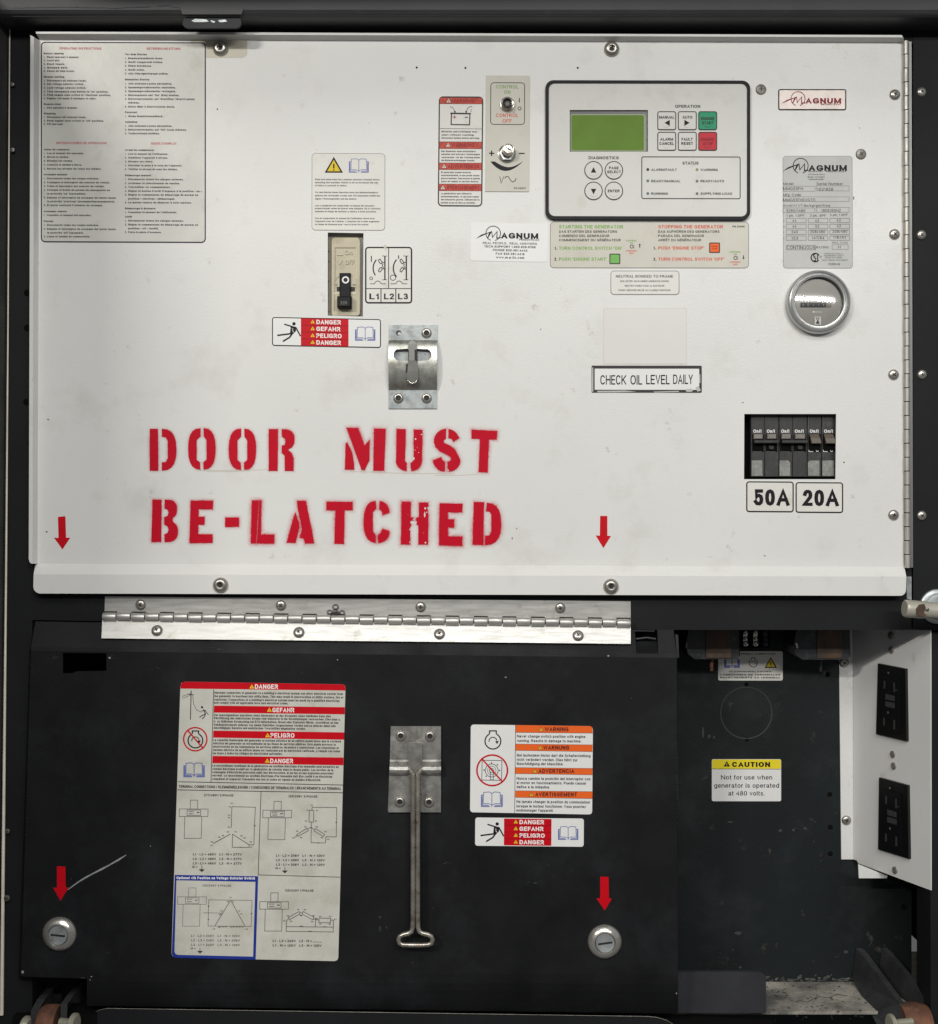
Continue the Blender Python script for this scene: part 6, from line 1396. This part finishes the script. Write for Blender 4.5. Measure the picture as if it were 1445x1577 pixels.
m.prism([k.pt(*p, h=.003) for p in fi], [k.pt(*p, h=.001) for p in fi], 'keypad_sheet', holes=[[k.pt(*p, h=.003) for p in lcdh]], bholes=[[k.pt(*p, h=.0002) for p in lcdh]], side='lcd_frame'); part('overlay', m, ctl)
m = M(); m.face([k.pt(*p, h=.0003) for p in lcdh], 'lcd_frame'); part('display_surround', m, ctl)
k.h = .0006; k.rect(609, 238, 930, 398, 'lcd_edge', 8); k.rect(612, 243, 922, 394, 'lcd_green', 8); k.done('display')
k.c = (860, 150, 5.352); k.h = .0033
k.text(960, 1166, 80, 24, 'OPERATION', 'ink_grey', .18); k.done('heading'); k.text(248, 495, 503, 24, 'DIAGNOSTICS', 'ink_grey', .18); k.done('heading'); k.text(1020, 1152, 547, 24, 'STATUS', 'ink_grey', .18); k.done('heading')
for a, v, t, b in ((763, 601, 'ALARM/FAULT', 973), (1168, 602, 'WARNING', 1310), (763, 695, 'READY/MANUAL', 1003), (1168, 695, 'READY/AUTO', 1362), (763, 798, 'RUNNING', 900), (1168, 798, 'SUPPLYING LOAD', 1428)): k.text(a, b, v, 19, t, 'ink_grey', .18)
k.done('lettering')
k.frame(682, 492, 1498, 842, 7, 'ink_grey', 16); k.done('status_frame')
for a, b, mt in ((735, 600, 'ink_grey'), (1140, 601, 'led_olive'), (735, 693, 'led_blue'), (1140, 695, 'led_blue'), (735, 797, 'led_blue'), (1140, 798, 'led_blue')):
    k.disc(a, b, 12, mt, 14); k.done('indicator_light')
for u0, v0, mt, ls in ((813, 122, 'key_pale', [('MANUAL', 828, 952, 171)]), (982, 122, 'key_pale', [('AUTO', 1020, 1100, 171)]), (1150, 122, 'key_green', [('ENGINE', 1172, 1282, 182), ('START', 1180, 1272, 217)]),
                      (813, 291, 'key_pale', [('ALARM', 837, 942, 352), ('CANCEL', 830, 948, 387)]), (982, 291, 'key_pale', [('FAULT', 1012, 1103, 352), ('RESET', 1010, 1105, 387)]), (1150, 291, 'key_red', [('ENGINE', 1172, 1278, 352), ('STOP', 1190, 1268, 388)])):
    ink = 'ink_black' if mt == 'key_pale' else 'ink_grey'
    k.h = .0033; kk = K(WP, k.c, k.slope)
    mm = M(); pts = k.rrpts(u0, v0, u0 + 154, v0 + 154, 18); a = [k.pt(*p, h=.0037) for p in pts]; mm.prism(a, [k.pt(*p, h=.003) for p in pts], mt); key = part('key', mm, ctl)
    k.h = .0040; k.frame(u0, v0, u0 + 154, v0 + 154, 7, 'ink_grey', 18); k.done('key_outline', key)
    for t, a, b, v in ls: k.text(a, b, v, 23 if mt == 'key_pale' else 25, t, ink if mt != 'key_red' else 'ink_dull_red', .19)
    if ls[0][0] == 'MANUAL': k.poly([(872, 217), (915, 193), (915, 242)], 'ink_black')
    if ls[0][0] == 'AUTO': k.poly([(1078, 217), (1035, 193), (1035, 242)], 'ink_black')
    k.ring(u0 + 75, v0 + 98, 34, 2.2, 'old_glue' if mt == 'key_pale' else 'ink_grey', 8, a0=30, a1=150); k.done('key_print', key)
for u, v, ls in ((288, 607, 'up'), (455, 607, 'ps'), (288, 776, 'dn'), (455, 776, 'en')):
    mm = M(); pts = [(u + 73 * math.cos(2 * PI * i / 36), v + 73 * math.sin(2 * PI * i / 36)) for i in range(36)]
    mm.prism([k.pt(*p, h=.0037) for p in pts], [k.pt(*p, h=.003) for p in pts], 'key_pale'); key = part('key', mm, ctl)
    k.h = .0040; k.ring(u, v, 72, 6.5, 'ink_grey', 40); k.done('key_outline', key)
    if ls == 'up': k.poly([(288, 582), (310, 626), (266, 626)], 'ink_black')
    if ls == 'dn': k.poly([(266, 760), (310, 760), (288, 805)], 'ink_black')
    if ls == 'ps': k.text(415, 495, 588, 22, 'PAGE', 'ink_grey', .19); k.text(400, 513, 620, 22, 'SELECT', 'ink_grey', .19)
    if ls == 'en': k.text(405, 502, 777, 22, 'ENTER', 'ink_grey', .19)
    k.ring(u, v + 10, 38, 2.2, 'old_glue', 8, a0=30, a1=150); k.done('key_print', key)

# red arrow stickers
def arrow(fn, pts, label, h=.0003):
    m = M(); f = [fn(a, b, h) for a, b in pts]; m.prism(f, [fn(a, b, .00002) for a, b in pts], 'ink_red')
    tag(part('arrow_sticker', m), label, 'sticker', 'red arrows above the locks and bolts')
def arr(cx, y0, y1, w, hw, hy, tilt=0): return [(cx - w, y0), (cx + w, y0), (cx + w + tilt, hy), (cx + hw + tilt, hy + .5), (cx + tilt + .5, y1), (cx - hw + tilt, hy - .5), (cx - w + tilt, hy)]
arrow(WP, [(89.5, 796), (101, 795), (102, 828), (108.5, 828), (96.5, 846), (83.5, 828), (90.5, 828.5)], 'red arrow pointing down at the lower left corner of the white panel')
arrow(WP, [(924.5, 794.5), (935.5, 794.5), (935.5, 825), (941, 825.5), (929.5, 844), (917.5, 824.5), (924, 825)], 'red arrow pointing down on the white panel below the CHECK OIL LEVEL DAILY sign')
DP = plane(DF)
arrow(DP, [(88, 1334), (101, 1334.5), (101.5, 1366), (106, 1367), (93.5, 1387), (82, 1367), (88, 1367)], 'red arrow on the black door above the left chrome lock, beside the scratch')
arrow(DP, [(924.5, 1350), (937.5, 1350.5), (938, 1383), (942.5, 1384), (931.5, 1402), (918.5, 1383), (924.5, 1383.5)], 'red arrow on the black door above the right chrome lock')

# ------------------------------------------------------------------ stickers on the black door
# wiring and danger label
k = K(DP, (240, 1030, 3.356), slope=.012, lean=-.028)
outer = [(150, 66), (968, 80), (980, 88), (981, 100), (944, 1492), (938, 1505), (925, 1510), (105, 1492), (88, 1486), (82, 1470), (128, 90), (134, 72)]
k.sheet('wiring_sticker', outer, 'wiring_sheet', label='tall wiring diagram sticker with red danger bands on the black door', cat='sticker')
def qd4(a, b, c_, d_, mt): k.poly([a, b, c_, d_], mt)
k.poly([(150, 66), (968, 80), (980, 88), (981, 112), (128, 102), (129, 86), (136, 71)], 'ink_red'); k.done('red_band')
qd4((302, 190), (978, 198), (977, 235), (300, 226), 'ink_red'); k.done('red_band'); qd4((298, 319), (975, 328), (974, 366), (297, 355), 'ink_red'); k.done('red_band'); qd4((295, 450), (971, 458), (970, 498), (293, 487), 'ink_red'); k.done('red_band')
for u, v, t, a, b, tv in ((497, 91, 'DANGER', 513, 632, 91), (588, 211, 'GEFAHR', 603, 716, 212), (579, 343, 'PELIGRO', 594, 717, 343), (577, 474, 'DANGER', 592, 710, 475)):
    k.alert(u, v + 3, 14.5, 'ink_yellow', None); k.text(a, b, tv, 23, t, 'ink_white', .19, slope=.008); k.done('heading')
body_rows = [
 (303, 967, 125, 'Improper connection of generator to a building`s electrical system can allow electrical current from'), (303, 970, 143, 'the generator to backfeed into utility lines. This may result in electrocution of utility workers, fire or'), (303, 950, 161, 'explosion. Connections to a building`s electrical system must be made by a qualified electrician'), (302, 685, 177, 'and comply with all applicable laws and electrical codes.'),
 (301, 905, 241, 'Der unsachgemäße Anschluss eines Generators an das Stromnetz eines Gebäudes kann eine'), (301, 955, 257, 'Rückführung des elektrischen Stroms vom Generator in die Stromleitungen verursachen. Dies kann u.'), (300, 944, 274, 'U. zu tödlichem Stromschlag bei EVU-Mitarbeitern, Brand oder Explosion führen. Anschlüsse an das'), (300, 930, 291, 'Gebäudestromnetz müssen von einem Elektriker vorgenommen werden und es müssen dabei alle'), (300, 775, 307, 'einschlägigen Gesetze und elektrischen Vorschriften eingehalten werden.'),
 (298, 958, 370, 'La conexión inadecuada del generador al sistema eléctrico de un edificio puede hacer que la corriente'), (298, 930, 387, 'eléctrica del generador se retroalimente en las líneas de servicios públicos. Esto puede provocar la'), (297, 945, 404, 'electrocución de los trabajadores de servicios públicos, incendios o explosiones. Las conexiones al'), (297, 953, 421, 'sistema eléctrico de un edificio deben ser realizadas por un electricista calificado, y cumplir con todas'), (296, 655, 438, 'las leyes y todos los códigos de electricidad aplicables.'),
 (294, 945, 502, 'Le raccordement inadéquat de la génératrice au système électrique d`un immeuble peut permettre au'), (294, 918, 519, 'courant électrique produit par la génératrice de refouler dans le réseau public. Les ouvriers de la'), (293, 918, 536, 'compagnie d`électricité pourraient subir une électrocution, et un feu ou une explosion pourraient'), (293, 912, 553, 'survenir. Le raccordement au système électrique d`un immeuble doit être confié à un électricien'), (292, 855, 571, 'compétent et respecter l`ensemble des lois et codes en vigueur en matière d`électricité.')]
for a, b, v, t in body_rows: k.text(a, b, v - 3, 11.5, t.replace('`', "'").replace('ß', 'ss'), 'ink_grey', .2, slope=.011)
k.text(120, 958, 607, 14, 'TERMINAL CONNECTIONS / KLEMMENBELEGUNG / CONEXIONES DE TERMINALES / BRANCHEMENTS AU TERMINAL', 'ink_black', .2, slope=.014); k.done('lettering')
k.line([(300, 106), (286, 588)], 3, 'ink_black'); k.line([(116, 583), (968, 600)], 3.5, 'ink_black'); k.line([(113, 625), (967, 640)], 3.5, 'ink_black'); k.line([(545, 632), (530, 1066)], 3, 'ink_black'); k.line([(530, 1064), (953, 1076)], 3, 'ink_black'); k.done('dividing_line')
# pictograms
k.line([(184, 112), (180, 262)], 4, 'ink_black'); k.line([(166, 130), (198, 134)], 3, 'ink_black'); k.line([(192, 132), (196, 180), (212, 212), (238, 224)], 2.2, 'ink_grey'); k.line([(136, 142), (182, 126)], 1.8, 'ink_grey'); k.line([(138, 152), (184, 134)], 1.8, 'ink_grey')
k.disc(240, 198, 6, 'ink_black', 8); k.line([(248, 208), (258, 232)], 5, 'ink_black'); k.line([(236, 218), (256, 214), (273, 237)], 3, 'ink_black'); k.line([(258, 232), (242, 240), (226, 250)], 4, 'ink_black'); k.line([(258, 232), (252, 248), (240, 258)], 4, 'ink_black'); k.done('shock_pictogram')
k.engine(206, 370, 38, 6); k.line([(168, 320), (247, 412)], 7, 'ink_red'); k.ring(205, 363, 60, 7, 'ink_red', 36); k.done('engine_pictogram')
k.book(199, 522, 108, 'ink_line_blue', 5, 74); k.done('book_pictogram')
# blue box
qb = [(100, 1064), (530, 1071), (517, 1502), (105, 1492), (90, 1487), (84, 1470)]
k.m = M(); k.poly(qb, 'ink_blue'); k.h += .00003
k.poly([(108, 1092), (516, 1100), (504, 1486), (116, 1477), (103, 1472), (98, 1460)], 'wiring_sheet'); k.done('blue_frame')
k.text(108, 513, 1079, 13, 'Optional 4th Position on Voltage Selector Switch', 'ink_white', .21, slope=.006)
k.done('blue_heading')
# circuit drawings, laid out in the closer crop
k.c = (260, 1190, 5.161); k.slope = .010
def selector(u, v):
    f = lambda a, b, c2, d2: k.line([(u + a - b * .028, v + b), (u + c2 - b * .028, v + b + .004 * (c2 - a)), (u + c2 - d2 * .028, v + d2), (u + a - d2 * .028, v + d2)], 3, 'ink_grey', closed=True)
    f(86, 0, 144, 70); f(0, 70, 228, 130); f(45, 130, 180, 304); f(62, 78, 170, 122)
    k.text(u + 72, u + 112, v + 90, 8, '277V', 'ink_grey', .2); k.text(u + 72, u + 112, v + 108, 8, '480V', 'ink_grey', .2); k.text(u + 135, u + 158, v + 98, 9, '3P', 'ink_grey', .25)
selector(88, 216); selector(752, 226); selector(75, 914); selector(727, 952)
for a, b, v, t in ((282, 515, 176, '277/480V 3-PHASE'), (952, 1182, 185, '120/208V 3-PHASE'), (270, 498, 894, '120/240V 3-PHASE'), (922, 1152, 933, '120/240V 1-PHASE')): k.text(a, b, v, 17, t, 'ink_grey', .15)
def volts(u, v, rows, gnd=True):
    for i, t in enumerate(rows):
        l, r = t.split('|'); k.text(u, u + 182, v + 36 * i, 18, l, 'ink_grey', .15); k.text(u + 210, u + 387, v + 1 + 36 * i, 18, r, 'ink_grey', .15)
    if gnd:
        k.text(u - 4, u + 36, v + 101, 16, 'N =', 'ink_grey', .17); g = u + 70; w = v + 94; k.line([(g, w), (g, w + 26)], 4, 'ink_grey'); k.poly([(g - 24, w + 26), (g + 24, w + 27), (g, w + 48)], 'ink_grey')
volts(194, 645, ['L1 - L2 = 480V|L1 - N = 277V', 'L2 - L3 = 480V|L2 - N = 277V', 'L3 - L1 = 480V|L3 - N = 277V'])
volts(854, 655, ['L1 - L2 = 208V|L1 - N = 120V', 'L2 - L3 = 208V|L2 - N = 120V', 'L3 - L1 = 208V|L3 - N = 120V'])
volts(180, 1293, ['L1 - L2 = 240V|L1 - N = 120V', 'L2 - L3 = 240V|L2 - N = 208V', 'L3 - L1 = 240V|L3 - N = 120V'])
volts(828, 1333, ['L1 - L3 = 240V|L2 - N = ____', 'L1 - N = 120V|L3 - N = 120V'], False)
ln = lambda *p, w=3.2, c2=False: k.line(list(p), w, 'ink_grey', closed=c2)
ln((503, 268), (690, 272), (682, 425)); ln((682, 425), (678, 570), (640, 570)); ln((503, 268), (498, 435)); ln((492, 485), (355, 560), w=4); ln((508, 486), (640, 570), w=4); ln((508, 486), (506, 590), (640, 592), (640, 570))
for u, v, t in ((504, 240, 'L1'), (486, 270, 'T1'), (480, 335, 'T4'), (480, 355, 'T7'), (478, 430, 'T10'), (470, 468, 'T12'), (532, 468, 'T11'), (343, 548, 'T3'), (342, 574, 'L3'), (402, 510, 'T6'), (430, 497, 'T9'), (578, 500, 'T8'), (602, 516, 'T5'), (652, 548, 'T2'), (655, 588, 'L2'), (684, 420, 'V'), (570, 590, 'V')): k.text(u - 8, u + 9, v, 9, t, 'ink_grey', .2)
ln((1140, 295), (1140, 272), (1336, 275), (1332, 508), (1248, 506)); ln((1118, 296), (1154, 297), (1152, 390), (1116, 389), c2=True); ln((1134, 392), (1132, 553), (1246, 556), (1250, 508)); ln((1134, 430), (1150, 448)); ln((1134, 430), (1105, 446))
ln((1018, 490), (1098, 440), (1110, 458), (1030, 503), c2=True); ln((1022, 498), (1004, 510)); ln((1165, 440), (1240, 488), (1230, 505), (1155, 458), c2=True)
for u, v, t in ((1138, 256, 'L1'), (1102, 296, 'T7'), (1178, 298, 'T1'), (1090, 382, 'T10'), (1170, 382, 'T4'), (1086, 428, 'T12'), (1176, 428, 'T5'), (1020, 462, 'T6'), (1052, 514, 'T3'), (992, 514, 'L3'), (1246, 466, 'T2'), (1216, 514, 'T8'), (1268, 526, 'L2'), (1332, 394, 'V'), (1190, 556, 'V')): k.text(u - 8, u + 9, v, 9, t, 'ink_grey', .2)
ln((320, 1008), (664, 1012), (656, 1220), (314, 1216), c2=True); ln((492, 1014), (370, 1212), w=4); ln((496, 1014), (606, 1214), w=4); ln((278, 1111), (425, 1113), (405, 1130))
for i in range(9): ln((400 + i * 22, 1218), (411 + i * 22, 1226), (422 + i * 22, 1218), w=3) if i not in (3, 4) else None
for u, v, t in ((493, 988, 'L1'), (470, 1022, 'T9'), (512, 1022, 'T1'), (420, 1096, 'T6'), (560, 1096, 'T4'), (578, 1120, 'T7'), (408, 1124, 'T3'), (360, 1238, 'L3'), (400, 1226, 'T12'), (500, 1226, 'T8 T5'), (620, 1240, 'L2'), (318, 1060, 'V'), (318, 1164, 'V'), (658, 1118, 'V')): k.text(u - 8, u + 9, v, 9, t, 'ink_grey', .2)
ln((950, 1148), (1036, 1100), (1046, 1118), (962, 1164), c2=True); ln((1070, 1100), (1156, 1146), (1146, 1166), (1060, 1120), c2=True); ln((1046, 1106), (1060, 1106)); ln((950, 1160), (936, 1178), (934, 1258), (1308, 1262), (1310, 1168), (1290, 1168)); ln((936, 1220), (1308, 1224)); ln((1152, 1160), (1196, 1168)); ln((1168, 1166), (1166, 1220)); ln((1196, 1152), (1288, 1154), (1286, 1190), (1194, 1188), c2=True)
for u, v, t in ((1028, 1084, 'T6'), (1082, 1086, 'T5'), (946, 1134, 'T12'), (970, 1178, 'T3'), (1052, 1132, 'N'), (1150, 1134, 'T8'), (1138, 1180, 'T2'), (1174, 1156, 'N'), (1204, 1140, 'T4'), (1282, 1140, 'T1'), (1206, 1200, 'T7'), (1280, 1200, 'T10'), (1324, 1162, 'L1'), (918, 1172, 'L3')): k.text(u - 8, u + 9, v, 9, t, 'ink_grey', .2)
k.text(1040, 1070, 1217, 7, '120V', 'ink_grey', .2); k.text(1225, 1255, 1221, 7, '120V', 'ink_grey', .2); k.text(1105, 1140, 1257, 7, '240V', 'ink_grey', .2)
k.done('circuit_drawing')

# orange warning sticker
k = K(DP, (560, 1080, 3.6125), slope=.010, lean=-.012)
op = [(612, 129), (1262, 138), (1273, 146), (1276, 160), (1272, 614), (1268, 624), (1256, 629), (606, 617), (596, 611), (593, 600), (597, 143), (602, 133)]
k.sheet('warning_sticker', op, 'clean_sheet', label='white and orange warning sticker with crossed out switch on the black door', cat='sticker')
k.poly([(846, 132), (1262, 138), (1273, 146), (1275, 176), (846, 172)], 'ink_orange')
k.done('orange_band')
for a, b in ((237, 273), (368, 402), (497, 534)): k.poly([(845, a), (1274, a + 5), (1273, b + 7), (844, b)], 'ink_orange'); k.done('orange_band'); k.line([(845, a), (1274, a + 5)], 2, 'ink_grey'); k.line([(845, b), (1274, b + 7)], 2, 'ink_grey')
k.line([(846, 131), (841, 620)], 3, 'ink_grey'); k.line([(846, 173), (1275, 177)], 2, 'ink_grey'); k.done('dividing_line')
for u, a, b, v, t in ((988, 1008, 1140, 155, 'WARNING'), (983, 1000, 1144, 257, 'WARNUNG'), (953, 973, 1172, 387, 'ADVERTENCIA'), (934, 956, 1187, 517, 'AVERTISSEMENT')):
    k.alert(u, v + 3, 14, 'ink_yellow', 'ink_dull_red'); k.text(a, b, v, 23, t, 'ink_maroon', .21, slope=.004); k.done('heading')
for a, b, v, t in ((854, 1234, 193, 'Never change switch position with engine'), (854, 1212, 218, 'running. Results in damage to machine.'), (853, 1262, 299, 'Bei laufendem Motor darf die Schalterstellung'), (853, 1190, 323, 'nicht verändert werden. Dies führt zur'), (853, 1112, 346, 'Beschädigung der Maschine.'),
   (852, 1262, 428, 'Nunca cambie la posición del interruptor con'), (852, 1238, 452, 'el motor en funcionamiento. Puede causar'), (852, 1036, 475, 'daños a la máquina.'), (851, 1260, 557, 'Ne jamais changer la position du commutateur'), (851, 1236, 582, 'lorsque le moteur fonctionne. Vous pourriez'), (850, 1056, 605, "endommager l'appareil.")): k.text(a, b, v, 15, t, 'ink_black', .15, slope=.009)
k.done('lettering')
k.engine(720, 221, 44, 6.5); k.done('engine_pictogram')
k.line([(660, 327), (770, 329), (768, 439), (658, 437)], 3, 'ink_grey', closed=True); k.ring(713, 384, 36, 3, 'ink_grey', 24); k.ring(713, 384, 24, 2, 'ink_grey', 18); k.ring(712, 384, 12, 3, 'ink_grey', 12); k.line([(706, 390), (706, 436), (722, 436), (722, 390)], 3, 'ink_grey')
for u, v in ((712, 342), (745, 352), (757, 384), (671, 382), (682, 416)): k.disc(u, v, 4, 'ink_grey', 6)
k.line([(656, 316), (772, 446)], 8, 'ink_red'); k.ring(716, 383, 85, 8.5, 'ink_red', 48); k.done('prohibition_pictogram')
k.book(714, 545, 120, 'ink_line_blue', 4, 84); k.done('book_pictogram')
danger(DP, (560, 1080, 3.6125), 622, 646, 1226, 803, False, 'red and white danger sticker on the black door under the orange warning sticker', .010, -.008)

# ------------------------------------------------------------------ labels inside the recess
RP = plane(BW)
k = K(RP, (1030, 960, 4.817), slope=.001)
k.sheet('terminal_label', k.rrpts(367, 206, 846, 424, 14), 'white_sheet', label='small pictogram label with book, engine and yellow triangle in the recess', cat='label')
k.text(522, 792, 226, 11, 'TERMINAL CONNECTIONS', 'ink_grey', .2); k.done('heading'); k.text(450, 760, 357, 11, 'KLEMMENBELEGUNG', 'ink_grey', .2); k.text(378, 828, 380, 12, 'CONEXIONES DE TERMINALES', 'ink_grey', .22); k.text(378, 828, 402, 12, 'BRANCHEMENTS AU TERMINAL', 'ink_grey', .22); k.done('lettering')
k.alert(757, 303, 44, 'ink_yellow', 'ink_black'); k.done('warning_triangle'); k.engine(627, 294, 30, 5); k.done('engine_pictogram'); k.book(469, 293, 112, 'ink_line_blue', 7, 70); k.done('book_pictogram')
k = K(RP, (1020, 940, 2.475), slope=.001)
k.sheet('caution_label', k.rrpts(189, 567, 453, 727, 6), 'clean_sheet', label='yellow and white CAUTION label about 480 volts on the black recess wall', cat='label')
k.rect(190, 568, 452, 603, 'ink_caution_yellow', 4); k.done('yellow_band'); k.line([(190, 604), (452, 605)], 2, 'ink_black'); k.done('dividing_line')
k.alert(246, 588, 14, 'ink_black', None, 'ink_caution_yellow'); k.text(266, 411, 587, 19, 'CAUTION', 'ink_black', .24)
k.text(224, 419, 636, 17, 'Not for use when', 'ink_black', .13, .12); k.text(198, 445, 667, 17, 'generator is operated', 'ink_black', .13, .12); k.text(252, 390, 697, 17, 'at 480 volts.', 'ink_black', .13, .12); k.done('lettering')
